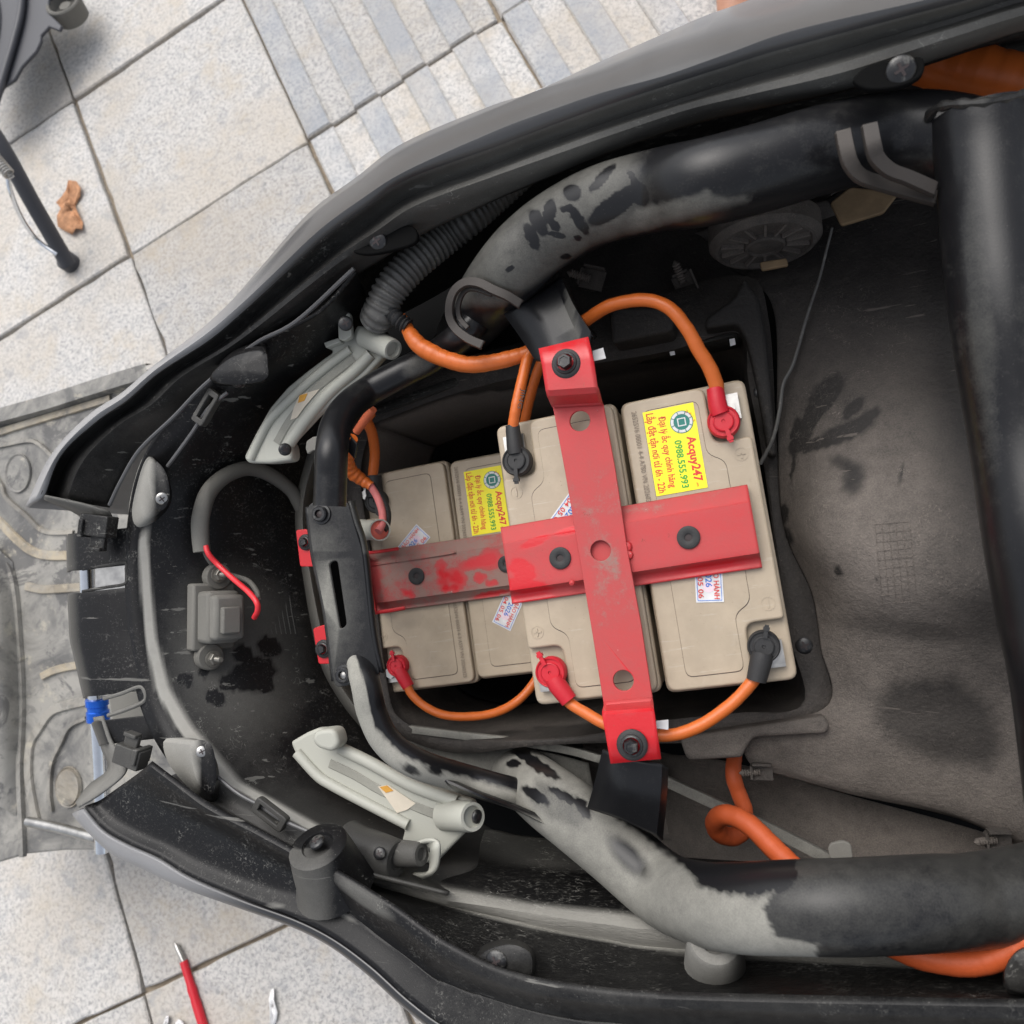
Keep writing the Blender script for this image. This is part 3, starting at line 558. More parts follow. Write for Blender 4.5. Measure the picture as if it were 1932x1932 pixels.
wedge([(1890, 1850), (1905, 1800), (1940, 1780), (1980, 1820), (1980, 1890), (1910, 1890)], [(1895, 1840), (1910, 1805), (1940, 1790), (1975, 1820), (1975, 1870), (1910, 1870)], .02, .07, flat(.15))
# dusty round post under the big tube
boss((1349, 1836, .0), (1349, 1770, .045), rpx(1349, 1800, .0, 58), rpx(1349, 1770, .045, 52), lambda x, y, h: .75-.5*sstep(1360, 1400, x), 'post')

# --- dark backing under everything, the shade of the depth put into its colour
floor_ = [(540, 900), (560, 700), (640, 560), (800, 420), (1000, 290), (1300, 200), (1700, 100), (2050, -10), (2330, -60), (2330, 1900), (2050, 1900), (1500, 1850), (1100, 1800), (880, 1680), (720, 1500), (620, 1300), (560, 1050)]
bot = np.array([S(x, y, -.235) for x, y in floor_]); sc.add('underfloor', plate2d([rounded(bot, .05)], -.235, .004), M['void_black'])

# --- frame tubes
def inpoly(x, y, P, soft=3.):
    P = np.asarray(P, float); n = len(P); ins = np.zeros(x.shape, bool); dist = np.full(x.shape, 1e9)
    for i in range(n):
        a, b = P[i], P[(i+1) % n]; e = b-a; t = np.clip(((x-a[0])*e[0]+(y-a[1])*e[1])/(e@e), 0, 1)
        dist = np.minimum(dist, np.hypot(x-a[0]-t*e[0], y-a[1]-t*e[1]))
        c = ((a[1] > y) != (b[1] > y)) & (x < (b[0]-a[0])*(y-a[1])/(b[1]-a[1]+1e-9)+a[0]); ins ^= c
    return sstep(-soft, soft, np.where(ins, dist, -dist))
def d_big_low(x, y, h):
    yt = np.interp(x, [960, 1115, 1203, 1305, 1393, 1604, 1931], [1405, 1496, 1552, 1622, 1631, 1625, 1615])
    v = .80*np.ones_like(x); v = v-1.1*(1-sstep(4, 26+10*sstep(1200, 1300, x), y-yt+jag(x, y, .5)))*sstep(1080, 1180, x)
    clean = inpoly(x+jag(x, y, .35), y+jag(y, x, .35), [(1496, 1600), (1495, 1655), (1462, 1680), (1440, 1712), (1452, 1745), (1464, 1768), (1541, 1781), (1545, 1830), (2100, 1850), (2100, 1560)], 3)
    v = v*(1-clean)+clean*.13
    v = v-.8*blob(x, y, 1185, 1615, 62, 26, 48, .7)-1.1*inpoly(x+jag(x, y, .6), y+jag(y, x, .6), [(1305, 1635), (1495, 1645), (1480, 1672), (1430, 1690), (1360, 1682), (1318, 1668)], 12)
    for (a, b, rx, ry, an) in ((985, 1420, 26, 10, 25), (1010, 1440, 34, 12, 35), (1040, 1458, 22, 9, 35), (968, 1440, 14, 8, 0), (1100, 1525, 24, 10, 60), (1010, 1500, 30, 10, 30), (1060, 1500, 30, 8, 30)):
        v = v-1.5*blob(x+jag(x, y, .5), y+jag(y, x, .5), a, b, rx, ry, an, .6)
    v = v-.35*inpoly(x, y, [(1010, 1470), (1080, 1500), (1125, 1530), (1090, 1560), (1040, 1545), (1000, 1510)], 10)
    return v
sc.add('frame_tube', ptube([(972, 1452, 52), (1030, 1500, 60), (1085, 1542, 63), (1160, 1602, 65), (1250, 1676, 68), (1320, 1704, 74), (1393, 1712, 79), (1500, 1711, 83), (1604, 1710, 85), (1750, 1703, 85), (1850, 1697, 83), (1990, 1670, 82), (2200, 1620, 84), (2420, 1560, 86)], 340, 110, .0222), M['frame'], dust=d_big_low, label='thick frame tube at the lower side, half coated in pale dust')
def dust_shade_up(x, y, h):
    v = .29*(1-sstep(1150, 1250, x))+.04  # dust kept thin here to paint in the shade on this tube
    lo = np.interp(x, [950, 1048, 1118, 1188, 1305, 1420, 1604], [600, 531, 481, 460, 429, 395, 350])
    v = v+.36*sstep(1170, 1220, x)*(1-sstep(1410, 1500, x))*inpoly(x+jag(x, y, .4), y+jag(y, x, .4), [(1160, 425), (1200, 395), (1300, 372), (1335, 358), (1345, 372), (1385, 372), (1420, 370), (1420, 400), (1305, 418), (1180, 450)], 7)
    v = v-.4*(1-sstep(4, 34, lo-y))
    J = lambda a, b, rx, ry, an, s=.4: blob(x+jag(x, y, .25), y+jag(y, x, .25), a, b, rx, ry, an, s)
    for q in ((1016, 420, 13, 28, -28), (1003, 446, 10, 28, -25), (1037, 398, 11, 24, 8), (1046, 425, 14, 7, 50), (1080, 363, 17, 16, 0), (1136, 336, 36, 9, -48), (1092, 416, 9, 32, -32), (1070, 394, 14, 7, 0), (1089, 450, 6, 6, 0), (1160, 388, 62, 20, -36), (1205, 365, 22, 16, 60), (1050, 443, 18, 5, 12), (1196, 340, 20, 5, 60), (1068, 484, 10, 6, 0), (1380, 285, 22, 12, 90), (1490, 280, 14, 20, 30), (1330, 300, 30, 8, -20), (1270, 300, 60, 8, -20), (962, 505, 4, 10, 20)):
        v = v-.9*J(*q)
    return v
sc.add('frame_tube', ptube([(872, 632, 48), (915, 572, 60), (965, 506, 66), (1020, 452, 68), (1085, 410, 70), (1150, 382, 72), (1250, 358, 75), (1330, 345, 79), (1428, 320, 80), (1540, 287, 80), (1650, 262, 79), (1750, 258, 80), (1850, 280, 82), (1990, 330, 84)], 300, 110, .0222), M['frame'], dust=dust_shade_up, label='thick frame tube at the upper side with black hand smears in its dust')
sc.add('cross_tube', ptube([(1850, 215, 86), (1858, 300, 86), (1872, 450, 87), (1890, 600, 88), (1925, 823, 88), (1955, 1013, 90), (1980, 1153, 90), (2010, 1305, 90), (2040, 1600, 84), (2050, 1660, 76)], 120, 72, .0225), M['frame'], dust=lambda x, y, h: .04+.1*blob(x, y, 1850, 600, 30, 300, -5))
# weld collar where the cross tube meets the upper tube
a_ = S(1848, 250, hr(1848, 250, 86, .0225)); sc.add('weld_bead', tube(crom(np.array([a_+np.array([.0235*math.cos(t), .012*math.sin(t)+.008*math.cos(2*t), .0215*math.sin(t)]) for t in np.linspace(0, 2*np.pi, 20)]), 60), .0022+.0006*np.sin(np.arange(60)*1.9), 8), M['frame'], dust=flat(.1))
def d_thin_low(x, y, h):
    c = np.interp(x, [660, 690, 707, 756, 823, 900, 1000], [1200, 1290, 1369, 1420, 1450, 1470, 1498]); s = y-c+jag(x, y, .4)
    return 1.25*sstep(-8, 10, s)-.25-.9*blob(x, y, 775, 1452, 20, 9, 25, .3)-.8*blob(x, y, 820, 1455, 18, 8, 20, .3)
sc.add('frame_tube', ptube([(676, 1235, 27), (690, 1290, 28), (702, 1345, 28), (730, 1400, 28), (785, 1440, 28), (880, 1470, 27), (960, 1492, 27), (1000, 1500, 26), (1035, 1514, 23), (1080, 1532, 18)], 160, 48, .0100), M['frame'], dust=d_thin_low, label='thin bent frame tube on the lower side, pale dust on its outer face')
# flattened weld gusset where the thin tube meets the thick one
sc.add('gusset', loft([[(835, 1462, -.02), (900, 1490, -.02), (980, 1520, -.018), (1060, 1556, -.02)], [(840, 1474, -.012), (905, 1502, -.012), (975, 1530, -.012), (1058, 1570, -.016)], [(850, 1492, -.028), (910, 1510, -.03), (985, 1535, -.03), (1062, 1580, -.03)]], 30, 9), M['frame'], dust=lambda x, y, h: .8*sstep(1495, 1510, y-(x-850)*.3+8), sol=.002)
sc.add('frame_tube', ptube([(622, 955, 31), (624, 900, 31), (626, 850, 31), (634, 805, 30), (655, 770, 29), (695, 738, 28), (760, 703, 28), (820, 672, 28), (880, 625, 29), (910, 590, 29)], 140, 44, .0105), M['frame'], dust=lambda x, y, h: .05-.02*x*0+.25*blob(x, y, 790, 690, 40, 20, -30), label='thin bent frame tube on the upper side, bare black paint')
# latch plate across the two thin tubes
lp_o = [(579, 955), (598, 942), (657, 945), (668, 985), (684, 1041), (700, 1188), (716, 1270), (706, 1285), (684, 1290), (634, 1297), (628, 1283), (612, 1153), (590, 1048), (581, 975)]
hp = .004
P2 = lambda L, h: np.array([S(x, y, h)[:2] for x, y in L])
slot = P2(rounded([(619, 1062), (636, 1056), (654, 1180), (641, 1188)], 9), hp)
sc.add('latch_plate', plate2d([rounded(P2(lp_o, hp), .004), slot], hp, .003, .0008), M['frame'], dust=lambda x, y, h: .16-.2*sstep(640, 690, x-(y-1000)*.15)+.6*blob(x, y, 600, 1015, 22, 26)+.5*blob(x, y, 614, 1110, 14, 60, 10)+.4*blob(x, y, 630, 1160, 16, 40, 0)+.3*blob(x, y, 640, 1230, 30, 30))
sc.add('latch_plate_flange', loft([[(657, 946, hp-.0005), (668, 985, hp), (684, 1041, hp), (700, 1188, hp), (716, 1268, hp)], [(664, 946, -.002), (675, 985, -.002), (690, 1041, -.002), (706, 1188, -.002), (722, 1270, -.002)], [(660, 946, -.03), (672, 985, -.03), (688, 1041, -.03), (702, 1188, -.03), (716, 1268, -.03)]], 30), M['frame'], dust=lambda x, y, h: .25*(y < 1050)-.05, sol=.002)
sc.add('latch_plate_flange', loft([[(579, 956, hp-.0003), (590, 1048, hp), (612, 1153, hp), (629, 1284, hp)], [(575, 958, -.003), (586, 1050, -.003), (608, 1155, -.003), (625, 1286, -.003)], [(577, 960, -.02), (588, 1050, -.02), (610, 1155, -.02), (627, 1286, -.02)]], 20), M['frame'], dust=flat(.1), sol=.002)
for px, py, mt in ((607, 970, 'black'), (651, 1273, 'steel')):
    c = S(px, py, hp); R = rpx(px, py, hp, 16)
    n_ = sc.add('weld_nut', lathe([(R*1.25, 0), (R*1.2, .0012), (R*.95, .0014), (R*.92, .004), (R*.78, .0048), (R*.5, .0048), (R*.46, .002), (0, .002)], c, (0, 0, 1), 26), M['black'])
    sc.add('thread', lathe([(R*.46, .0021), (R*.42, .003), (R*.3, .0032), (0, .0034)], c, (0, 0, 1), 16), M['steel' if mt == 'steel' else 'ink_black'], n_)
# tag bracket and tape on the thin tube
q = [(642, 798), (674, 838), (668, 865), (631, 826)]
tb = sc.add('tag_bracket', plate2d([rounded(P2(q, .034), .001), circ(S(654, 826, .034)[:2], .0026, 16)], .034, .002, .0004), M['frame'], dust=flat(.05))
sc.add('tape_wrap', plate2d([rounded(P2([(578, 832), (590, 824), (608, 821), (607, 848), (590, 850), (580, 857), (576, 846)], .004), .001)], .004, .003, .0008), M['greyd'], dust=flat(.2))
# black welded brackets that carry the red strap
sc.add('strap_bracket', loft([[(953, 596, .015), (985, 640, .018), (1012, 682, .022)], [(1010, 560, .016), (1035, 610, .02), (1060, 684, .024)], [(1052, 530, .016), (1075, 590, .021), (1110, 668, .026)], [(1058, 527, .022), (1082, 580, .026), (1117, 636, .030)], [(1064, 530, -.03), (1086, 584, -.03), (1122, 640, -.03)]], 20), M['frame'], dust=lambda x, y, h: -.05+.3*inpoly(x+jag(x, y, .3), y, [(1062, 540), (1062, 535), (1085, 580), (1105, 640), (1092, 650), (1070, 590)], 2), sol=.0025)
sc.add('strap_bracket', loft([[(1139, 1412, .024), (1128, 1460, .018), (1111, 1520, .0)], [(1195, 1430, .026), (1185, 1480, .022), (1172, 1540, .006)], [(1246, 1438, .026), (1243, 1500, .022), (1236, 1572, .010)], [(1254, 1446, .022), (1250, 1510, .016), (1243, 1584, .0)], [(1252, 1448, -.04), (1248, 1510, -.04), (1242, 1584, -.04)]], 20), M['frame'], dust=flat(.0), sol=.0025)

# --- the moulded tub round the battery bay
TR = [[(1290, 440, -.11), (1500, 400, -.09), (1650, 330, -.08), (1960, 240, -.06)], [(1330, 480, -.10), (1550, 470, -.075), (1750, 440, -.06), (1970, 410, -.03)], [(1420, 530, -.078), (1560, 560, -.06), (1750, 560, -.042), (1980, 560, -.02)], [(1462, 600, -.07), (1570, 650, -.052), (1750, 680, -.032), (1980, 680, -.015)],
      [(1466, 800, -.068), (1580, 800, -.035), (1750, 800, -.015), (1990, 800, -.005)], [(1478, 990, -.068), (1560, 980, -.025), (1700, 980, -.006), (1990, 980, .0)], [(1531, 1118, -.068), (1605, 1110, -.03), (1730, 1110, -.010), (2010, 1110, 0)], [(1548, 1220, -.068), (1625, 1215, -.05), (1760, 1215, -.038), (2020, 1215, -.03)],
      [(1562, 1330, -.068), (1640, 1325, -.06), (1780, 1330, -.054), (2030, 1330, -.045)], [(1408, 1380, -.070), (1580, 1400, -.066), (1770, 1410, -.06), (2030, 1430, -.055)], [(1404, 1420, -.074), (1560, 1470, -.074), (1750, 1510, -.07), (2030, 1600, -.06)], [(1420, 1448, -.08), (1604, 1499, -.08), (1829, 1552, -.078), (2030, 1660, -.075)]]
for R_ in TR: R_.append((2420, R_[-1][1]+(R_[-1][1]-R_[-2][1])*.8, R_[-1][2]))
tubm = loft(TR, 240, 240)
def dust_shade_tub(x, y, h):
    v = .36+.42*blob(x, y, 1640, 1080, 320, 320, 25, 1.2)+.28*sstep(1230, 1400, y)-.26*(1-sstep(480, 860, y))-.18*sstep(1700, 1850, x)*(1-sstep(1150, 1300, y))-.2*blob(x, y, 1850, 760, 140, 200, 0, .8)  # dust cover, with shade painted in at the top and light mid-tub
    dk = .8*inpoly(x+jag(x, y, .5), y+jag(y, x, .5), [(1655, 1320), (1680, 1285), (1800, 1275), (1870, 1330), (1890, 1410), (1870, 1450), (1780, 1440), (1700, 1410), (1660, 1370)], 24)
    v = v-.6*dk-.3*blob(x, y, 1690, 1185, 150, 26, 8, .8)
    for (a, b, rx, ry, an, k) in ((1525, 800, 12, 46, 18, 1), (1550, 770, 10, 44, 38, 1), (1500, 822, 8, 30, 10, 1), (1530, 840, 40, 10, -12, 1), (1595, 815, 52, 16, -22, .8), (1640, 785, 26, 10, -35, .5), (1610, 770, 10, 24, 45, .8), (1610, 905, 22, 34, 15, .55), (1586, 872, 24, 14, 20, .4), (1582, 1078, 7, 11, -35, 1), (1480, 970, 7, 18, 0, .9), (1486, 1012, 9, 16, -20, .9), (1496, 880, 4, 30, 8, .6), (1655, 1095, 4, 6, 0, .6), (1700, 895, 4, 22, 10, .5), (1560, 740, 20, 40, 45, .5)):
        v = v-k*1.0*blob(x+jag(x, y, .35), y+jag(y, x, .35), a, b, rx*1.2, ry*1.2, an, .75)
    return v-.1
sc.add('tub_moulding', tubm, M['tub'], dust=dust_shade_tub, sol=.002, off=-1, ang=60)
# little moulded date grid
gl = []
def tsurf(u, w):
    """point on the tub near the date grid"""
    i = int(np.argmin((TPX-u)**2+(TPY-w)**2)); p = tubm[0][i].copy(); q_ = S(u, w, p[2]); return q_+[0, 0, .0004]
TPX, TPY = proj(tubm[0])
for k in range(6):
    t_ = k/5; gl.append(tube(crom(np.array([tsurf(1650+14*s_+(1700-1650)*t_*1.3, 990+150*s_-6*t_) for s_ in np.linspace(0, 1, 6)]), 14), .00014, 4))
for k in range(10):
    t_ = k/9; gl.append(tube(crom(np.array([tsurf(1650+14*t_+65*s_, 990+150*t_-6*s_) for s_ in np.linspace(0, 1, 5)]), 12), .00014, 4))
sc.add('date_grid', join(*gl), M['tub'], dust=lambda x, y, h: dust_shade_tub(x, y, h)+.12)
# battery bay: walls, rim flange and floor
OP = [(700, 800), (850, 745), (1010, 705), (1253, 664), (1393, 628), (1412, 720), (1440, 870), (1465, 1050), (1490, 1200), (1515, 1328), (1390, 1345), (1250, 1360), (1120, 1385), (1000, 1395), (860, 1392), (760, 1360), (730, 1290), (700, 1050), (680, 900)]
def looph(P, h0): return [(x, y, h0-.03*float(sstep(1000, 850, x))) for x, y in P]
NL = 180
op = row(looph(OP+OP[:1], -.072), NL)
OUT = [(640, 780), (830, 690), (1000, 640), (1230, 560), (1405, 520), (1450, 600), (1466, 850), (1482, 1000), (1533, 1118), (1550, 1220), (1566, 1345), (1440, 1392), (1286, 1402), (1130, 1402), (1000, 1408), (850, 1420), (735, 1375), (700, 1290), (668, 1050), (648, 900)]
ou = row(looph(OUT+OUT[:1], -.070), NL)
rim1 = op.copy(); rim1[:, 2] -= .003
wl = op.copy(); c_ = op.mean(0); wl = c_+(op-c_)*.965; wl[:, 2] = -.232
v, f = loft([ou, op*.85+ou*.15+[0, 0, .001], op, rim1]+[rim1+(wl-rim1)*k for k in np.linspace(.08, 1, 14)], NL)
bay = sc.add('battery_bay', (v, [q[::-1] for q in f]), M['tub'], dust=lambda x, y, h: np.where(h < -.112, .35+.9*blob(x, y, 850, 850, 280, 110, -15), .05+.35*sstep(1250, 1400, y)*sstep(1200, 1300, x)), sol=.002, off=1, ang=35)
for px, py, r in ((1437, 739, 15), (1518, 1218, 17)): screw(sc, px, py, -.071, r, (0, 0, 1), 'black')
sc.add('arch_liner', loft([[(800, 660, -.15), (880, 560, -.145), (1000, 440, -.14), (1200, 350, -.13), (1560, 270, -.12)], [(780, 720, -.125), (900, 650, -.118), (1010, 590, -.105), (1220, 500, -.10), (1560, 400, -.098)], [(760, 760, -.112), (850, 720, -.106), (1010, 668, -.088), (1240, 590, -.082), (1440, 540, -.082)]], 90, 30), M['tub'], dust=flat(.02), sol=.002)
# raised blocks of the bay rim
def block(P, h, th, r, mat='tub', dv=.1, name='moulded_block'):
    return sc.add(name, plate2d([rounded(P2(P, h), r)], h, th, min(.003, th*.3), 3), M[mat], dust=dv if callable(dv) else flat(dv))
block([(1150, 590), (1165, 578), (1262, 576), (1272, 590), (1270, 625), (1155, 648)], -.045, .03, .004, dv=-.02)
block([(1281, 1392), (1400, 1374), (1555, 1350), (1566, 1370), (1560, 1385), (1420, 1392), (1404, 1420), (1400, 1430), (1296, 1437)], -.058, .022, .005, dv=lambda x, y, h: .5+.2*blob(x, y, 1340, 1410, 60, 20))
block([(1404, 520), (1420, 545), (1432, 560), (1446, 640), (1462, 800), (1466, 860), (1450, 860), (1426, 720), (1408, 640), (1390, 610), (1330, 620), (1330, 600), (1385, 560)], -.055, .02, .004, dv=-.15)
# long ledge of the bay behind the rear batteries
sc.add('bay_ledge', loft([[(700, 770, -.10), (850, 715, -.098), (1010, 672, -.085), (1140, 655, -.075), (1250, 648, -.075), (1385, 618, -.075)], [(702, 786, -.10), (852, 730, -.098), (1014, 688, -.085), (1142, 672, -.075), (1254, 662, -.075), (1392, 632, -.075)], [(704, 800, -.11), (854, 746, -.11), (1018, 706, -.10), (1146, 690, -.09), (1258, 682, -.09), (1398, 655, -.09)]], 60), M['liner'], dust=flat(.12), sol=.002)
# grey textured panel below the tub, flat bars and tab
sc.add('lower_panel', loft([[(1180, 1420, -.17), (1330, 1430, -.13), (1464, 1462, -.12), (1604, 1502, -.12), (1850, 1570, -.11), (2030, 1640, -.10)], [(1180, 1500, -.17), (1330, 1500, -.13), (1470, 1530, -.125), (1620, 1570, -.12), (1850, 1630, -.11), (2030, 1700, -.10)], [(1180, 1640, -.18), (1330, 1650, -.14), (1470, 1680, -.13), (1640, 1700, -.12), (1850, 1720, -.11), (2030, 1760, -.10)]], 90, 40), M['tub'], dust=lambda x, y, h: .42+.12*sstep(1500, 1600, y)-.3*(1-sstep(1250, 1400, x)), sol=.002)
def flatbar(P, w, th, n=40):
    Q = crom(pix(P), n); T = np.gradient(Q, axis=0); T /= np.linalg.norm(T, axis=1)[:, None]; nn = np.cross(T, [0, 0, 1.]); nn /= np.linalg.norm(nn, axis=1)[:, None]
    rows = [Q+nn*w/2*a+np.array([0, 0, th])*b for a, b in ((-1, 0), (-.8, 1), (.8, 1), (1, 0))]
    v, f = loft(rows, n); return v, f
sc.add('flat_bar', flatbar([(767, 1374, -.105), (880, 1388, -.10), (1000, 1402, -.09), (1080, 1416, -.085), (1135, 1432, -.08)], .0068, .003), M['frame'], dust=lambda x, y, h: .45+.4*(y < np.interp(x, [767, 1135], [1374, 1432])), sol=.0015)
sc.add('flat_bar', flatbar([(1250, 1470, -.09), (1340, 1512, -.09), (1450, 1562, -.085), (1572, 1624, -.08)], .0085, .003), M['frame'], dust=lambda x, y, h: .8, sol=.0015) if False else sc.add('flat_bar', flatbar([(1250, 1470, -.09), (1340, 1512, -.09), (1450, 1562, -.085), (1572, 1624, -.08)], .0085, .003), M['frame'], dust=flat(.62), sol=.0015)
block([(1562, 1602), (1566, 1592), (1590, 1586), (1606, 1592), (1612, 1640), (1572, 1644)], -.055, .003, .003, 'greyd', .4, 'metal_tab')
# triangular web between tubes, lower side
sc.add('web_plate', loft([[(760, 1385, -.12), (900, 1402, -.11), (1030, 1420, -.10), (1110, 1440, -.1)], [(775, 1420, -.12), (905, 1440, -.11), (1040, 1470, -.10), (1120, 1500, -.10)], [(800, 1455, -.12), (910, 1470, -.11), (1045, 1500, -.11), (1120, 1540, -.11)]], 40, 12), M['frame'], dust=lambda x, y, h: .45+.1*blob(x, y, 900, 1430, 90, 30), sol=.002)
sc.add('web_plate', loft([[(1100, 1400, -.15), (1200, 1410, -.15), (1290, 1430, -.15)], [(1100, 1480, -.15), (1240, 1500, -.15), (1320, 1520, -.15)], [(1160, 1560, -.15), (1280, 1590, -.15), (1360, 1620, -.15)]], 30, 12), M['tub'], dust=flat(.3), sol=.002)
# spring nuts with threaded screws
def spring_nut(px, py, h, s, rz):
    c = S(px, py, h); ex = np.array([math.cos(rz), math.sin(rz), 0]); ey = np.array([-ex[1], ex[0], 0])
    o = sc.add('spring_nut', join(box(c, .014*s, .011*s, .0016, up=ex), box(c+ey*.006*s+[0, 0, .003], .012*s, .0016, .008, up=ex), box(c-ex*.007*s+[0, 0, .002], .0016, .009*s, .006, up=ex)), M['tub'], dust=flat(.2), smooth=False)
    pr_ = []
    for k in range(8): pr_ += [(.0026*s, k*.0016*s), (.0018*s, (k+.5)*.0016*s)]
    sc.add('threaded_screw', lathe(pr_+[(.0004, 8.6*.0016*s)], c+[0, 0, .001]-ex*.002, -ex+np.array([0, 0, .35]), 12), M['tub'], o, dust=flat(.5))
for a in ((1292, 540, -.075, 1.25, -1.2), (1118, 528, -.08, 1.3, -.3), (1438, 1456, -.078, 1.0, .05), (1884, 1584, -.06, 1.0, .1), (1225, 1462, -.12, 1.0, .8)): spring_nut(*a)
# round slotted plug on the far wall, housing, tan plate, tag
pc = S(1443, 456, -.048); pa = np.array([.06, -.985, .10]); pa /= np.linalg.norm(pa); PR = rpx(1443, 466, -.048, 92)
rp = sc.add('round_vent', lathe([(PR*1.12, -.012), (PR*1.12, 0), (PR*1.0, .004), (PR*.93, .004), (PR*.9, .001), (PR*.42, .001), (PR*.40, .004), (PR*.36, .005), (PR*.34, .003), (0, .003)], pc, pa, 48), M['tub'], dust=flat(.3))
u_, w_, a_ = basis(pa)
for k in range(14):
    t = k/14*2*math.pi; d = u_*math.cos(t)+w_*math.sin(t); sc.add('vent_rib', box(pc+d*PR*.66+a_*.0022, PR*.46, .0016, .003, pa, up=d), M['tub'], rp, dust=flat(.6), smooth=False)
sc.add('vent_housing', loft([[(1310, 440, -.10), (1400, 412, -.08), (1500, 392, -.075), (1560, 378, -.075)], [(1330, 452, -.10), (1410, 424, -.085), (1520, 410, -.08), (1580, 405, -.08)], [(1350, 490, -.12), (1420, 500, -.11), (1540, 470, -.10), (1582, 440, -.09)]], 40, 12), M['tub'], dust=lambda x, y, h: .2+.25*blob(x, y, 1450, 405, 90, 14, -12), sol=.002)
block([(1566, 382), (1604, 352), (1698, 362), (1668, 401), (1588, 425)], -.045, .004, .002, 'tan', 0, 'tan_plate')
block([(1433, 494), (1484, 486), (1488, 500), (1437, 510)], -.045, .004, .0015, 'tan', 0, 'tan_tag')
# rubber bands round the tube
for P in ([(1590, 250, .102), (1597, 285, .103), (1606, 312, .10), (1628, 336, .093), (1680, 353, .082), (1765, 376, .072)], [(1640, 238, .105), (1647, 275, .106), (1656, 302, .102), (1680, 324, .096), (1715, 338, .088), (1765, 360, .078)]):
    sc.add('rubber_band', flatbar(P, .0080, .0030, 60), M['band'], dust=lambda x, y, h: .2*(1-sstep(1610, 1660, x))-.1, sol=.0015)
sc.add('rubber_band', flatbar([(985, 576, .033), (960, 560, .038), (935, 549, .040), (905, 535, .040), (880, 534, .037), (860, 548, .033), (850, 572, .028), (850, 600, .022), (862, 622, .02), (885, 640, .022), (912, 652, .024)], .0062, .0026, 80), M['band'], dust=flat(.0), sol=.0015)
sc.add('rubber_band', flatbar([(930, 556, .034), (895, 545, .034), (876, 552, .03), (866, 575, .025), (868, 600, .02), (884, 620, .02)], .0035, .002, 60), M['band'], dust=flat(-.1), sol=.001)
# grey-green lamp brackets on both sides
def bracket(outl, ridges, h, ends, screws, stk, amb, chan):
    o = sc.add('lamp_bracket', plate2d([rounded(P2(outl, h), .003)], h, .008, .0025, 3), M['grey'], dust=flat(-.05))
    for P, R in ridges: sc.add('bracket_ridge', ptube([(x, y, h+.001, R) for x, y in P], 50, 14), M['grey'], o, dust=flat(0))
    sc.add('channel_floor', flatbar([(x, y, h+.0003) for x, y in chan], .0068, .0006, 40), M['grey'], o, dust=flat(.75))  # darker strip: dirt and the channel's shade put into one colour
    for P0, P1, r in ends:
        a, b = S(*P0), S(*P1); d = b-a; L = np.linalg.norm(d)
        sc.add('bracket_socket', lathe([(r*1.08, -.006), (r*1.04, 0), (r, L*.9), (r*.93, L), (r*.72, L), (r*.68, L-.004), (0, L-.004)], a, d, 28), M['grey'], o, dust=flat(.05))
    for (x, y, hh, r, axv) in screws: screw(sc, x, y, hh, r, axv, 'black', parent=o)
    s_ = sc.add('paper_label', plate2d([P2(stk, h+.0012)], h+.0012, .0004), M['card'], o, smooth=False); sc.add('label_print', plate2d([P2(amb, h+.0016)], h+.0016, .0003), M['amber'], o, smooth=False)
HBR = -.022
bracket([(466, 873), (459, 862), (480, 819), (508, 769), (541, 730), (579, 699), (615, 672), (628, 664), (612, 646), (640, 638), (663, 636), (672, 612), (689, 616), (735, 630), (745, 660), (724, 672), (691, 706), (647, 741), (600, 781), (560, 824), (547, 840), (551, 868), (508, 874)],
        [([(472, 866), (487, 833), (513, 788), (572, 730), (623, 687), (661, 659)], .0034), ([(546, 837), (576, 793), (623, 739), (670, 699), (700, 668)], .0045)], HBR,
        [((700, 640, HBR+.002), (742, 660, HBR+.012), .0078)], [(538, 848, HBR+.010, 12, (.6, -.1, .7)), (652, 610, HBR+.037, 14, (.4, -.1, .8))], [(565, 745), (603, 734), (576, 766), (560, 788), (548, 792), (554, 770)], [(565, 746), (580, 742), (574, 756), (562, 760)], [(522, 836), (548, 792), (592, 738), (640, 697), (668, 676)])
sc.add('bracket_clip', join(plate2d([rounded(P2([(636, 584), (648, 580), (660, 592), (663, 634), (650, 643), (638, 640)], -.012), .002)], -.012, .005, .001), plate2d([rounded(P2([(604, 590), (640, 579), (642, 588), (608, 600)], -.014), .001)], -.014, .008, .001), plate2d([rounded(P2([(610, 646), (640, 636), (642, 645), (614, 656)], -.016), .001)], -.016, .012, .001)), M['grey'], dust=flat(.0))
boss((560, 640, -.03), (590, 614, -.015), .012, .011, -.1); boss((596, 612, -.02), (632, 606, -.018), .0085, .0075, .0, 'plastic_post'); screw(sc, 562, 650, -.018, 11, (0, -.6, .7))
bracket([(550, 1408), (548, 1400), (577, 1383), (598, 1374), (634, 1373), (641, 1408), (690, 1430), (767, 1471), (869, 1504), (893, 1512), (902, 1544), (879, 1570), (823, 1628), (800, 1632), (796, 1597), (756, 1590), (763, 1566), (697, 1531), (626, 1495), (598, 1478), (564, 1441)],
        [([(560, 1420), (598, 1462), (626, 1481), (700, 1520), (770, 1556)], .0040), ([(642, 1412), (700, 1440), (780, 1483), (862, 1512)], .0046)], -.04,
        [((850, 1538, -.04), (892, 1541, -.022), .0102)], [(629, 1389, -.026, 12, (.6, 0, .7)), (901, 1541, -.024, 13, (.85, 0, .3)), (820, 1601, -.016, 12, (.75, .1, .5))], [(713, 1484), (732, 1481), (784, 1516), (768, 1528), (749, 1534)], [(716, 1485), (730, 1482), (742, 1492), (728, 1496)], [(622, 1440), (668, 1462), (716, 1490), (780, 1520), (830, 1540)])
block([(596, 1378), (632, 1374), (640, 1406), (626, 1420), (598, 1412), (586, 1396)], -.022, .016, .006, 'grey', .1, 'bracket_boss')
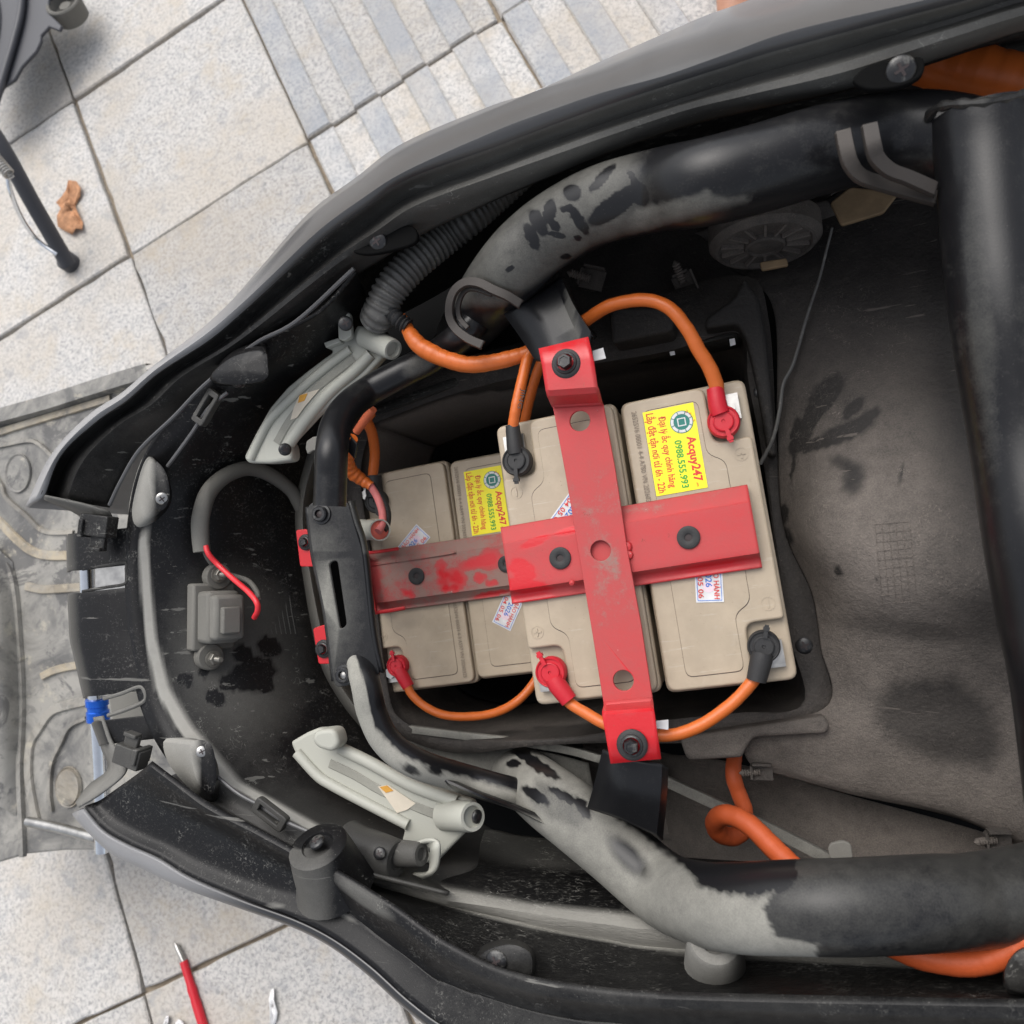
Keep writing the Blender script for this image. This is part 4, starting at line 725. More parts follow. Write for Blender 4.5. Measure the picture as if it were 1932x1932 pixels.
block([(536, 826), (548, 836), (552, 868), (508, 873), (474, 872), (496, 846), (516, 830)], -.034, .014, .006, 'grey', .1, 'bracket_boss')
sc.add('bracket_clip', loft([[(766, 1598, -.03), (796, 1590, -.022), (806, 1588, -.018), (812, 1600, -.016), (812, 1640, -.016), (780, 1646, -.028)], [(772, 1592, -.02), (804, 1582, -.01), (826, 1584, -.008), (832, 1600, -.006), (826, 1640, -.012), (800, 1656, -.024)]], 30), M['grey'], sol=.002, dust=flat(.1))
boss((680, 1604, -.02), (750, 1622, -.012), .016, .013, .2); boss((752, 1610, -.018), (796, 1612, -.012), .009, .008, .3, 'plastic_post'); screw(sc, 716, 1610, .002, 12, (.1, .3, .9))
# pale edge of the front cover beside the latch plate
sc.add('cover_edge', loft([[(590, 836, -.10), (566, 925, -.10), (561, 990, -.10), (572, 1065, -.10), (590, 1174, -.10), (611, 1259, -.10), (648, 1325, -.105), (690, 1378, -.11)], [(600, 840, -.095), (576, 925, -.095), (571, 990, -.095), (582, 1065, -.095), (602, 1174, -.095), (624, 1259, -.095), (660, 1320, -.10), (698, 1368, -.105)], [(612, 845, -.11), (590, 925, -.11), (584, 990, -.11), (598, 1065, -.11), (616, 1174, -.11), (640, 1259, -.11), (676, 1318, -.115), (710, 1362, -.12)]], 50), M['greyd'], dust=flat(.05), sol=.002)

# --- floorboard and front parts seen past the front cover
HF = -.30
fb = P2([(-90, 800), (0, 777), (100, 749), (200, 718), (300, 690), (420, 640), (420, 1560), (211, 1604), (120, 1605), (49, 1612), (0, 1627), (-90, 1650)], HF)
def dense(poly, h, n=90):
    x0, y0 = poly.min(0); x1, y1 = poly.max(0); gx, gy = np.meshgrid(np.linspace(x0, x1, n), np.linspace(y0, y1, n), indexing='ij')
    return gx, gy
sc.add('floorboard', plate2d([fb], HF, .02, .003), M['mat'])
def fbar(P, w, th, tan, name='floor_rib'): return sc.add(name, flatbar([(x, y, HF+.0005) for x, y in P], w, th, 50), M['mat'], dust=flat(tan))
fbar([(-60, 812), (0, 790), (100, 762), (200, 730), (290, 703)], .022, .012, .0)
fbar([(-60, 838), (0, 816), (70, 794), (140, 773), (210, 752)], .010, .003, .6)
fbar([(-30, 845), (0, 842), (53, 832), (75, 838), (95, 856), (110, 872)], .005, .003, .3)
fbar([(-20, 880), (4, 915), (14, 940), (50, 972), (84, 1002), (140, 1005)], .006, .003, .35)
fbar([(-40, 955), (0, 985), (30, 1015), (58, 1038), (90, 1048), (150, 1048)], .012, .003, .75)
fbar([(50, 1106), (80, 1112), (110, 1111), (155, 1108)], .011, .003, .55)
fbar([(80, 1276), (100, 1266), (125, 1259), (150, 1255)], .010, .003, .7)
fbar([(165, 1322), (130, 1330), (98, 1342), (76, 1372), (58, 1405), (55, 1463), (64, 1520), (70, 1545)], .012, .003, .3)
fbar([(165, 1354), (134, 1370), (118, 1400), (100, 1440), (96, 1490), (100, 1530)], .005, .004, .3)
fbar([(-30, 1030), (14, 1062), (30, 1110), (38, 1200), (44, 1320), (40, 1450), (44, 1560), (46, 1615)], .008, .005, .2)
for px, py, rr in ((35, 893, 25), (130, 1485, 26)):
    R = rpx(px, py, HF, rr); c = S(px, py, HF+.001); v, f = lathe([(R*1.2, 0), (R*1.16, .002), (R*1.05, .0005), (R, .003 if px > 100 else .0008), (0, .004 if px > 100 else .0008)], c, (0, 0, 1), 30)
    v = c+(v-c)*[1, 1.25, 1]; sc.add('floor_knob', (v, f), M['mat'], dust=flat(.45 if px > 100 else 0))
sc.add('floor_hump', loft([[(-90, 1040, HF), (-90, 1150, HF+.02), (-90, 1350, HF+.02), (-90, 1520, HF)], [(-30, 1020, HF+.012), (-20, 1150, HF+.03), (-10, 1350, HF+.03), (-10, 1520, HF+.01)], [(24, 1060, HF+.001), (34, 1150, HF+.001), (42, 1350, HF+.001), (30, 1540, HF+.001)]], 30, 14), M['mat'], dust=flat(-.2))
stay = sc.add('chrome_stay', ptube([(163, 1030, -.17, .0078), (168, 1150, -.18, .0078), (180, 1300, -.19, .0078), (190, 1450, -.20, .0078), (194, 1606, -.21, .0078)], 50, 28), M['chrome'])
sc.add('blue_collar', lathe([(.0085, -.011), (.0112, -.011), (.0112, -.004), (.0100, -.003), (.0100, .001), (.0112, .002), (.0112, .012), (.0085, .012)], S(184, 1338, -.193), S(190, 1450, -.2)-S(180, 1300, -.19), 32), M['blue'], stay)
sc.add('steel_tube', ptube([(53, 1550, HF+.015, .0058), (110, 1562, HF+.02, .0058), (184, 1582, HF+.03, .0058)], 20, 20), M['steel'])
block([(178, 1062), (270, 1050), (272, 1120), (178, 1130)], -.13, .004, .002, 'steel', 0, 'steel_plate'); block([(205, 1316), (300, 1290), (300, 1370), (215, 1380)], -.12, .004, .002, 'greyd', .3, 'grey_plate')
# outer belly skin that carries the scooter down to its stand and wheel (mostly hidden)
sc.add('centre_stand', join(tube(crom(np.array([S(1000, 1650, -.30), S(960, 1700, SG+.02)]), 8), .012, 12), tube(crom(np.array([S(1000, 600, -.30), S(960, 560, SG-.05)]), 8), .012, 12)), M['black'])

# ------------------------------------------------------------------ batteries
def rect(TL, TR, BR, BL, h):
    p = [S(x, y, h) for x, y in (TL, TR, BR, BL)]; c = sum(p)/4; v = (p[0]+p[1]-p[2]-p[3])/2; u = (p[1]-p[0]+p[2]-p[3])/2
    th = math.atan2(v[1], v[0])-math.pi/2; return c, th, np.linalg.norm(u), np.linalg.norm(v)
BR3 = rect((927, 800), (1160, 758), (1245, 1305), (1010, 1338), 0)
BR4 = rect((1163, 757), (1406, 711), (1504, 1282), (1259, 1314), 0)
HL = -.105
BR1 = rect((661, 896), (841, 870), (898, 1291), (718, 1311), HL)
BR2 = rect((842, 868), (1022, 838), (1080, 1258), (900, 1290), HL)
BW, BL_ = BR4[2], BR4[3]
def make_battery(name, label, R, left, texts, sticker=None, wty=None, print_=None):
    c, th, w, l = R; s = 1.0
    t = Thing('battery', label, 'battery', c, th, 'batteries in the bay'); W2, L2 = w/2, l/2
    D = .168
    def lp(P, z): return [(x, y, z) for x, y in P]
    body = rounded([(-W2, -L2), (W2, -L2), (W2, L2), (-W2, L2)], .006)
    v, f = plate2d([body*[.985, .99]], -.016, D-.016, .0015); t.add('case', (v, f), M['beige'], local=True)
    v, f = plate2d([body], -.006, .011, .0022, 3); t.add('lid_rim', (v, f), M['beige'], local=True)
    sx = -1 if left else 1; nw, nl = .0245, .037
    # raised lid with a notch at both terminal corners
    q = [(-sx*(W2-.0016), -L2+.0016), (sx*(W2-nw), -L2+.0016), (sx*(W2-nw), -L2+nl), (sx*(W2-.0016), -L2+nl), (sx*(W2-.0016), L2-nl), (sx*(W2-nw), L2-nl), (sx*(W2-nw), L2-.0016), (-sx*(W2-.0016), L2-.0016)]
    if left: q = q[::-1]
    v, f = plate2d([rounded(q, [.006, .006, .006, .003, .003, .006, .006, .006] if not left else [.006, .006, .006, .003, .003, .006, .006, .006])], 0, .007, .0016, 3); t.add('lid', (v, f), M['beige'], local=True)
    # cover plate set into the lid, its joint left open as a fine gap
    q2 = [(-sx*(W2-.014), -L2+.009), (sx*(W2-nw-.005), -L2+.009), (sx*(W2-nw-.005), -L2+nl+.006), (sx*(W2-.019), -L2+nl+.012), (sx*(W2-.019), L2-nl-.012), (sx*(W2-nw-.005), L2-nl-.006), (sx*(W2-nw-.005), L2-.009), (-sx*(W2-.014), L2-.009)]
    if left: q2 = q2[::-1]
    a = rounded(q2, .005); cc = a.mean(0); inner = a-(a-cc)/np.linalg.norm(a-cc, axis=1)[:, None]*.0004
    v, f = plate2d([a, inner], .0001, .0004); t.add('cover_joint', (v, f), M['ink_black'], local=True, smooth=False)
    v, f = plate2d([inner], .0005, .001, .0003); t.add('cover_plate', (v, f), M['beige'], local=True)
    # polarity marks
    for sy, plus in ((1, not left), (-1, left)):
        m = np.array([sx*(W2-.0095), sy*(L2-nl-.010)])
        v, f = plate2d([circ(m, .0042), circ(m, .0037)], .0003, .0006); o = t.add('polarity_mark', (v, f), M['beige'], local=True)
        bars = [(.0052, .0010)]+([(.0010, .0052)] if plus else [])
        for bx, by in bars: t.add('polarity_bar', box((m[0], m[1], .0003), bx if plus else by, by if plus else bx, .0006, up=(1, 0, 0)), M['beige'], o, local=True)
    # metal terminals in the corner wells
    for sy in (1, -1):
        m = np.array([sx*(W2-.0125), sy*(L2-.017), -.003]); t.add('terminal', join(box(m, .014, .016, .004, up=(1, 0, 0)), lathe([(.0048, .002), (.0048, .005), (0, .005)], m, (0, 0, 1), 6)), M['steel'], local=True, smooth=False)
    if print_:
        for s_, x, y0, y1, k in print_:
            v, f = text_mesh(s_); wd = v[:, 0].max(); V = np.zeros_like(v); V[:, 0] = x+v[:, 1]*k/.73; V[:, 1] = y0+(y1-y0)*v[:, 0]/wd; V[:, 2] = .00075
            t.add('date_code', (V, f), M['ink_faint'], local=True, smooth=False)
    if sticker:
        x0, x1, y0, y1 = sticker; X = lambda q: x0+(x1-x0)*q; Y = lambda q: y1+(y0-y1)*q
        st = t.add('sticker', plate2d([[(x0, y0), (x1, y0), (x1, y1), (x0, y1)]], .0009, .0003), M['yellow'], local=True, smooth=False)
        lines = [('Lắp đặt tận nơi từ 6h - 22h', .06, .15, .03, .97, 'ink_red', .012), ('Đại lý ắc quy chính hãng', .29, .14, .09, .93, 'ink_red', .012), ('0988.555.993', .52, .14, .40, .96, 'ink_green', .02), ('Acquy247', .77, .17, .38, .91, 'ink_red', .028), ('.vn', .80, .06, .915, .965, 'ink_red', .0)]
        for s_, bx, hh, a0, a1, mt, bo in lines:
            v, f = text_mesh(s_, bo); wd = v[:, 0].max()-v[:, 0].min(); V = np.zeros_like(v); k = (x1-x0)*hh/.73
            V[:, 0] = X(bx)+v[:, 1]*k; V[:, 1] = Y(a0)+(Y(a1)-Y(a0))*(v[:, 0]-v[:, 0].min())/wd; V[:, 2] = .0011
            t.add('sticker_print', (V, f), M[mt], st, local=True, smooth=False)
        lc = np.array([X(.72), Y(.20)]); r = (x1-x0)*.225
        t.add('sticker_emblem', plate2d([circ(lc, r)], .0011, .0002), M['teal'], st, local=True, smooth=False)
        t.add('sticker_emblem', plate2d([circ(lc, r*.94), circ(lc, r*.70)], .0013, .0002), M['white'], st, local=True, smooth=False)
        sq = lambda k: np.array([lc+np.array([a, b])*r*k for a, b in ((-1, -1), (1, -1), (1, 1), (-1, 1))])
        t.add('sticker_emblem', plate2d([sq(.36), sq(.27)], .0013, .0002), M['white'], st, local=True, smooth=False)
        for k in range(8):
            an = k*math.pi/4+.3; d = np.array([math.cos(an), math.sin(an)]); e = np.array([-d[1], d[0]])
            t.add('sticker_emblem', plate2d([[lc+d*r*.70+e*r*.03, lc+d*r*.95+e*r*.03, lc+d*r*.95-e*r*.03, lc+d*r*.70-e*r*.03]], .0015, .0002), M['teal'], st, local=True, smooth=False)
        for k, ch in enumerate('24/7'):
            an = .95-k*.34; d = np.array([math.cos(an), math.sin(an)]); e = np.array([d[1], -d[0]]); v, f = text_mesh(ch); v2 = (v[:, :2]-[.3, .36])*r*.36
            V = np.column_stack([lc[0]+d[0]*r*1.02+v2[:, 0]*e[0]+v2[:, 1]*d[0], lc[1]+d[1]*r*1.02+v2[:, 0]*e[1]+v2[:, 1]*d[1], np.full(len(v2), .0016)])
            t.add('sticker_print', (V, f), M['ink_red'], st, local=True, smooth=False)
        # cream arc behind 24/7
    if wty:
        cx, cy, rot, sw, slen = wty; Rm = np.array([[math.cos(rot), -math.sin(rot)], [math.sin(rot), math.cos(rot)]])
        def put(P): return np.asarray(P)@Rm.T+[cx, cy]
        w2 = t.add('warranty_sticker', plate2d([put([(-slen/2, -sw/2), (slen/2, -sw/2), (slen/2, sw/2), (-slen/2, sw/2)])], .0009, .0003), M['white'], local=True, smooth=False)
        t.add('sticker_print', plate2d([put([(-slen*.47, -sw*.44), (slen*.47, -sw*.44), (slen*.47, sw*.44), (-slen*.47, sw*.44)]), put([(-slen*.46, -sw*.42), (slen*.46, -sw*.42), (slen*.46, sw*.42), (-slen*.46, sw*.42)])], .0011, .0002), M['ink_blue'], w2, local=True, smooth=False)
        t.add('sticker_print', plate2d([put(circ((slen*.22, -sw*.02), sw*.2))], .0011, .0002), M['pink'], w2, local=True, smooth=False)
        for s_, yy, hh, a0, a1, mt in (('TEM BẢO HÀNH', .17, .2, -.44, .44, 'ink_red'), ('2026', -.12, .24, -.12, .22, 'ink_blue'), ('03 04 05 06', -.40, .2, -.42, .42, 'ink_red')):
            v, f = text_mesh(s_, .01); wd = v[:, 0].max(); P = np.column_stack([slen*(a0+(a1-a0)*v[:, 0]/wd), sw*yy+v[:, 1]*sw*hh/.73])
            t.add('sticker_print', (np.column_stack([put(P), np.full(len(P), .0013)]), f), M[mt], w2, local=True, smooth=False)
    return t
def loc(t, px, py, h): p = S(px, py, h); return (t.I[:3, :3]@p+t.I[:3, 3])
fr4 = Thing('tmp', None, None, BR4[0], BR4[1]); fr2 = Thing('tmp', None, None, BR2[0], BR2[1]); fr1 = Thing('tmp', None, None, BR1[0], BR1[1]); fr3 = Thing('tmp', None, None, BR3[0], BR3[1])
k4 = [loc(fr4, *p, 0) for p in ((1213, 778), (1309, 760), (1335, 921), (1238, 936))]
st4 = (k4[0][0]*.5+k4[3][0]*.5, k4[1][0]*.5+k4[2][0]*.5, (k4[2][1]+k4[3][1])/2, (k4[0][1]+k4[1][1])/2)
k2 = [loc(fr2, *p, HL) for p in ((874, 891), (893, 1011))]
st2 = ((k2[0][0]+k2[1][0])/2, (k2[0][0]+k2[1][0])/2+(st4[1]-st4[0]), k2[1][1], k2[0][1])
def wspec(fr, px, py, h, qx, qy, sw, sl):
    a = loc(fr, px, py, h); b = loc(fr, qx, qy, h); return (a[0], a[1], math.atan2(b[1]-a[1], b[0]-a[0]), sw, sl)
for q in (fr1, fr2, fr3, fr4): bpy.data.objects.remove(q.o)
X4 = -BR4[2]/2+.0085; Y4 = BR4[3]/2
b4 = make_battery('battery', 'beige battery at the right end of the bay with a whole yellow sticker', BR4, False, None, st4, wspec(fr4, 1337, 1085, 0, 1340, 1140, .0165, .033), [('26525V6 00001 4-4 A780 VN 20260325', -BR4[2]/2+.0075, Y4-.008, Y4-.070, .0034)])
b3 = make_battery('battery', 'raised beige battery under the long red strap, black cap above and red cap below', BR3, True, None, None, wspec(fr3, 1078, 965, 0, 1060, 990, .0165, .033), None)
b2 = make_battery('battery', 'lower beige battery whose yellow sticker is half covered by the raised one', BR2, False, None, st2, wspec(fr2, 962, 1146, HL, 948, 1178, .0165, .033), [('26525V6 00003 4-4 A849 VN 20260325', -BR2[2]/2+.0055, BR2[3]/2-.006, BR2[3]/2-.068, .0032)])
b1 = make_battery('battery', 'lower beige battery nearest the black latch plate, small red cap at its foot', BR1, True, None, None, wspec(fr1, 776, 1030, HL, 798, 1003, .0165, .033), [('26526V6 00003 4-3 A597 VN 20260325', BR1[2]/2-.010, -BR1[3]/2+.066, -BR1[3]/2+.006, .0032)])

# ------------------------------------------------------------------ red hold-down brackets
def d_red_v(x, y, h):
    v = .5-.5*(y < 700)-.12*blob(x, y, 1070, 760, 60, 60)+.25*blob(x, y, 1110, 880, 60, 70)+.3*blob(x, y, 1130, 1000, 60, 120)+.22*blob(x, y, 1160, 1150, 60, 150)
    v = v-.8*inpoly(x+jag(x, y, .4), y, [(1165, 1250), (1205, 1215), (1222, 1225), (1228, 1300), (1200, 1280)], 3)-.5*sstep(1315, 1345, y)-.6*blob(x, y, 1090, 925, 22, 22, 0, .3)-.3*sstep(1365, 1400, y)
    return v-.05
t = Thing('red_hold_down_bracket', 'red bracket of a long strap crossing a ribbed plate over the raised batteries', 'bracket', S(1130, 1040, .0))
hs = .015; th_ = .0025
def strap_xy(P): return P2(P, hs)
hole = [circ(S(1094, 794, hs)[:2], rpx(1094, 794, hs, 19.5)), circ(S(1176, 1284, hs)[:2], rpx(1176, 1284, hs, 19.5)), circ(S(1133, 1039, hs)[:2], rpx(1133, 1039, hs, 19.5))]
def edge(P, n=10): return [tuple(p) for p in crom(np.array(P), n)]
t.add('long_strap', plate2d([strap_xy([(1043, 768), (1138, 762), (1160, 880), (1184, 1039), (1210, 1180), (1231, 1316), (1138, 1324), (1115, 1180), (1088, 1020), (1066, 890)]), *hole], hs, th_, .0004), M['red'], dust=d_red_v)
def stepstrip(rows, name='strap_end'):
    v, f = loft(rows, 14); return t.add(name, (v, f), M['red'], dust=d_red_v, sol=.0025, off=-1, ang=30)
stepstrip([[(1043.5, 767, hs), (1138, 761.5, hs)], [(1041, 760, hs+.001), (1136, 755, hs+.001)], [(1033, 742, hs+.017), (1131, 735, hs+.017)], [(1031, 735, .034), (1128, 728, .034)], [(1024, 690, .0345), (1121, 680, .0345)], [(1018, 659, .035), (1111, 637, .035)]])
stepstrip([[(1138.5, 1323, hs), (1230.5, 1315.5, hs)], [(1139, 1330, hs+.001), (1232, 1322, hs+.001)], [(1136, 1342, hs+.017), (1233, 1335, hs+.017)], [(1136, 1349, .034), (1234, 1341, .034)], [(1144, 1395, .0345), (1240, 1385, .0345)], [(1152, 1441, .035), (1247, 1432, .035)]])
bolt(t, 1069, 686, .0355, 29, (0, 0, 1)); bolt(t, 1193, 1405, .0355, 29, (0, 0, 1))
# ribbed cross plate under the strap: sloping flanges and a flat middle with rubber plugs
def ip(a, b, k): return (a[0]+(b[0]-a[0])*k, a[1]+(b[1]-a[1])*k)
def xrow(fr, h, n=60):
    L, R = (944, 995), (1410, 914); L2, R2 = (966, 1139), (1438, 1070); a, b = ip(L, L2, fr), ip(R, R2, fr)
    return [(*ip(a, b, q), h) for q in np.linspace(0, 1, 8)]
cross = [xrow(0, .0035), xrow(.03, .0050), xrow(.20, .0105), xrow(.235, .0112), xrow(.5, .0112), xrow(.80, .0112), xrow(.83, .0100), xrow(.88, .0045), xrow(.93, .0030), xrow(1.0, .0035)]
def d_red_x(x, y, h):
    v = .55-.12*sstep(1180, 1300, x)+.25*blob(x, y, 1300, 940, 140, 24, -10)-.5*blob(x, y, 1330, 1075, 120, 20, -9, .7)
    for q in ((985, 1105, 60, 14, 5), (1010, 1022, 34, 9, -22), (1080, 1000, 40, 8, -15), (985, 1075, 30, 22, 30), (1010, 1130, 50, 14, 0), (1160, 1005, 20, 10, 0)): v = v-.7*blob(x+jag(x, y, .4), y, *q, .35)
    return v
t.add('cross_plate', loft(cross, 90, 60), M['red'], dust=d_red_x, sol=.002, off=-1, ang=25)
def grommet(T, px, py, h, r):
    c = S(px, py, h); R = rpx(px, py, h, r)
    o = T.add('rubber_plug', lathe([(R, 0), (R*.98, .0012), (R*.85, .0016), (R*.40, .0012), (R*.33, .0010), (R*.28, -.002), (0, -.002)], c, (0, 0, 1), 30), M['rubber'])
    T.add('plug_hole', lathe([(R*.34, .0004), (0, .0004)], c, (0, 0, 1), 16), M['ink_black'], o)
for p in ((1057, 1053, .0113, 21), (1299, 1014, .0113, 22)): grommet(t, *p)
# weld beads beside the strap
for p in ((1181, 1032, 12), (1186, 1047, 9), (1079, 1100, 6)): c = S(p[0], p[1], .0125); t.add('weld_bead', lathe([(rpx(*p[:2], .0125, p[2]), -.001), (rpx(*p[:2], .0125, p[2]*.8), .0008), (0, .0018)], c, (0, 0, 1), 12), M['red'], dust=flat(.35))
t2 = Thing('red_hold_down_plate', 'dusty red channel plate lying low across the two lower batteries', 'bracket', S(830, 1090, HL))
def yrow(fr, h):
    L, R = (686, 1043), (985, 1000); L2, R2 = (706, 1156), (1003, 1117); a, b = ip(L, L2, fr), ip(R, R2, fr)
    return [(*ip(a, b, q), HL+h) for q in np.linspace(0, 1, 8)]
def d_red_l(x, y, h):
    v = .95-.25*blob(x, y, 700, 1100, 20, 60)
    for q in ((835, 1085, 12, 30, -10), (862, 1090, 24, 16, 30), (900, 1062, 36, 12, -15), (925, 1055, 24, 22, 0), (905, 1090, 14, 10, 0), (930, 1100, 14, 8, 0), (850, 1110, 24, 8, 0), (770, 1120, 16, 7, 20), (930, 1120, 40, 6, -10)): v = v-.9*blob(x+jag(x, y, .5), y+jag(y, x, .3), *q, .6)
    return v
t2.add('channel_plate', loft([yrow(0, .004), yrow(.03, .005), yrow(.2, .0095), yrow(.23, .010), yrow(.8, .010), yrow(.84, .009), yrow(.95, .004), yrow(1, .004)], 90, 50), M['red'], dust=d_red_l, sol=.002, off=-1, ang=25)
t2.add('end_lip', join(loft([[(683, 1043, HL+.02), (694, 1100, HL+.02), (704, 1157, HL+.02)], [(688, 1043, HL+.021), (699, 1100, HL+.021), (709, 1156, HL+.021)], [(691, 1043, HL+.008), (702, 1100, HL+.008), (712, 1154, HL+.008)]], 14), bar([(686, 1044, HL+.018), (720, 1040, HL+.014), (752, 1035, HL+.012)], .0014, 8, 20), bar([(706, 1156, HL+.018), (736, 1152, HL+.014), (764, 1147, HL+.012)], .0016, 8, 20)), M['red'], dust=flat(.15), sol=.0005)
grommet(t2, 786, 1087, HL+.0102, 16); grommet(t2, 955, 1064, HL+.0102, 16)
for Pq, bp in (([(558, 1000), (580, 998), (600, 1069), (566, 1069)], (577, 1023, 15)), ([(590, 1186), (613, 1178), (630, 1252), (601, 1253)], (611, 1224, 17))):
    t2.add('mounting_tab', plate2d([rounded(P2(Pq, -.055), .002)], -.055, .003, .0005), M['red'], dust=flat(-.2)); bolt(t2, *bp[:2], -.054, bp[2])

# ------------------------------------------------------------------ orange power cables with their terminal caps
CG = 'orange power cables'
def cable(label, P, boots=(), mat='orange', R=None, n=80, extra=None):
    P0 = P[len(P)//2]; T = Thing('power_cable', label, 'cable', S(P0[0], P0[1], P0[2]), 0, CG)
    T.add('cable_sleeve', ptube(P, n, 18, wrinkle=.02 if 'taped' in label else .012), M[mat], dust=flat(0)); 
    for b in boots: boot(T, *b)
    return T
def boot(T, px, py, r, h, neck, colr, tab, eye=True):
    """terminal cap: round hooded disc with rings, a neck over the cable and a pull tab"""
    c = S(px, py, h); R = rpx(px, py, h, r); m = M['boot_red' if colr == 'red' else 'rubber']
    o = T.add('terminal_cap', lathe([(R*1.02, -.006), (R*1.02, -.001), (R, .0), (R*.93, .001), (R*.88, .0008), (R*.86, .0), (R*.66, .0), (R*.64, .0016), (R*.58, .0019), (R*.56, .0014), (R*.12, .0014), (R*.1, .0006), (0, .0006)], c, (0, 0, 1), 36), m)
    a = S(*neck[0], h-.001); b = S(*neck[1], h-.001); w = neck[2]
    T.add('cap_neck', tube(np.array([c*.5+a*.5-[0, 0, .001], a, (a+b)/2, b]), np.array([w*1.05, w*1.05, w, w*.93]), 20), m, o)
    d = S(*tab, h)-c; d[2] = 0; L = np.linalg.norm(d); d /= L
    T.add('pull_tab', join(box(c+d*(L*.55+R*.35)+[0, 0, .0022], L-R*.3, R*.26, .0016, up=d), box(c+d*L+[0, 0, .0020], R*.22, R*.40, .003, up=d)), m, o)
    return o
cable('orange cable arching over the top of the right battery to its red cap', [(1030, 660, .0, .0042), (1070, 628, .0, .0042), (1104, 605, .004, .0042), (1153, 576, .012, .0041), (1217, 566, .018, .0041), (1262, 581, .02, .0041), (1296, 620, .018, .0042), (1318, 660, .014, .0043), (1337, 690, .010, .0045), (1350, 722, .006, .0045), (1353, 740, .004, .0045)],
      [(1365, 795, 30, .006, ((1354, 766), (1349, 733), .0055), 'red', (1378, 828))], n=110)
PCAB = cable('printed orange cable dropping to the black cap of the raised battery', [(1012, 650, .0, .0036), (997, 672, .002, .0036), (985, 718, .006, .0036), (974, 767, .008, .0036), (968, 806, .006, .0036), (969, 830, .004, .0036)],
      [(974, 869, 28, .006, ((971, 842), (967, 803), .0050), 'black', (976, 906))])
PCAB.add('cable_print', text('JING', (984, 733), (976, 770), 9, .0125), M['ink_black'], smooth=False)
cable('dark orange cable running down behind the raised battery corner', [(1030, 668, -.03, .0036), (1016, 696, -.035, .0036), (1002, 742, -.045, .0036), (990, 795, -.06, .0036), (984, 830, -.075, .0036)])
cable('orange cable hanging in a low arc from the small red cap to the raised battery', [(766, 1285, HL+.006, .0034), (776, 1309, HL+.006, .0034), (802, 1333, HL+.006, .0034), (838, 1349, HL+.008, .0034), (886, 1352, HL+.01, .0034), (936, 1344, HL+.012, .0034), (978, 1321, HL+.012, .0034), (1010, 1284, HL+.006, .0034), (1030, 1240, HL, .0034)],
      [(748, 1257, 20, HL+.006, ((757, 1272), (771, 1296), .0052), 'red', (742, 1232))])
RCAB = cable('orange cable leaving the larger red cap under the strap to the black cap at right', [(1060, 1306, .004, .0036), (1076, 1327, .004, .0036), (1108, 1347, .008, .0036), (1140, 1365, .012, .0036), (1190, 1384, .016, .0036), (1240, 1388, .016, .0037), (1277, 1385, .014, .0038), (1310, 1374, .012, .0038), (1343, 1356, .01, .0038), (1385, 1324, .006, .0038), (1418, 1288, .004, .0038), (1430, 1268, .003, .0038)],
      [(1038, 1269, 29, .006, ((1052, 1293), (1074, 1322), .0058), 'red', (1020, 1236)), (1441, 1220, 30, .006, ((1436, 1246), (1427, 1284), .0062), 'black', (1446, 1186))], n=110)
RCAB.add('cap_print', text('BY', (1425, 1263), (1439, 1266), 10, .0095), M['conduit'], smooth=False)
cable('thin orange cable from under the frame tube to the black cap of the leftmost battery', [(700, 778, -.06, .0042), (692, 792, -.062, .0042), (702, 818, -.075, .0042), (707, 855, -.09, .0042), (703, 900, HL+.006, .0042)],
      [(708, 946, 22, HL+.006, ((706, 926), (705, 898), .0068), 'black', (716, 968))])
tt = Thing('taped_wire', 'orange taped wire ending in a dusty pink lead by the grey plug', 'wire', S(690, 900, -.08))
tt.add('tape_sleeve', tube(crom(pix([(664, 826, -.03), (653, 858, -.04), (660, 886, -.05), (682, 905, -.058), (700, 917, -.06)]), 50), np.interp(np.arange(50), [0, 20, 35, 49], [.0045, .0058, .0055, .0036])+.0003*np.sin(np.arange(50)*1.3), 14), M['orange'])
tt.add('tape_sleeve', ptube([(704, 772, -.03, .003), (690, 790, -.035, .0034), (672, 815, -.04, .003)], 20, 12), M['orange_dusty'], dust=flat(.3))
tt.add('lead', ptube([(696, 912, -.06, .0030), (712, 938, -.062, .0030), (721, 966, -.06, .003), (721, 990, -.055, .0029), (713, 1003, -.05, .0029)], 40, 12), M['wire_pink'])
tt.add('lead', ptube([(694, 910, -.062, .0034), (715, 934, -.065, .0034), (729, 964, -.065, .0034), (729, 988, -.06, .0033), (722, 1000, -.055, .0033)], 40, 12), M['rubber'])
gp_ = Thing('round_plug', 'grey round plug with a pink seal standing beside the latch plate', 'plug', S(700, 1000, -.08))
pa_, pb_ = S(684, 1000, -.085), S(717, 1000, -.052); pd_ = pb_-pa_; pl_ = np.linalg.norm(pd_); rr_ = rpx(717, 1000, -.052, 20)
gp_.add('plug_shell', lathe([(rr_*1.1, -.01), (rr_*1.1, .002), (rr_*.98, .004), (rr_*.98, pl_-.004), (rr_*1.04, pl_-.003), (rr_*1.04, pl_), (rr_*.92, pl_), (rr_*.90, pl_-.003)], pa_, pd_, 30), M['grey'], dust=flat(.15))
gp_.add('seal', lathe([(rr_*.91, pl_-.002), (rr_*.6, pl_-.001), (0, pl_-.0008)], pa_, pd_, 30), M['seal'])
cable('taped orange cable leaving the ribbed hose and passing behind the top bracket', [(757, 600, -.005, .004), (767, 618, -.003, .0046), (782, 642, .0, .0056), (800, 658, .0, .0062), (837, 676, .0, .0058), (886, 688, .002, .0056), (943, 681, .002, .0054), (992, 667, .0, .0050), (1025, 655, -.002, .0050)], n=110)
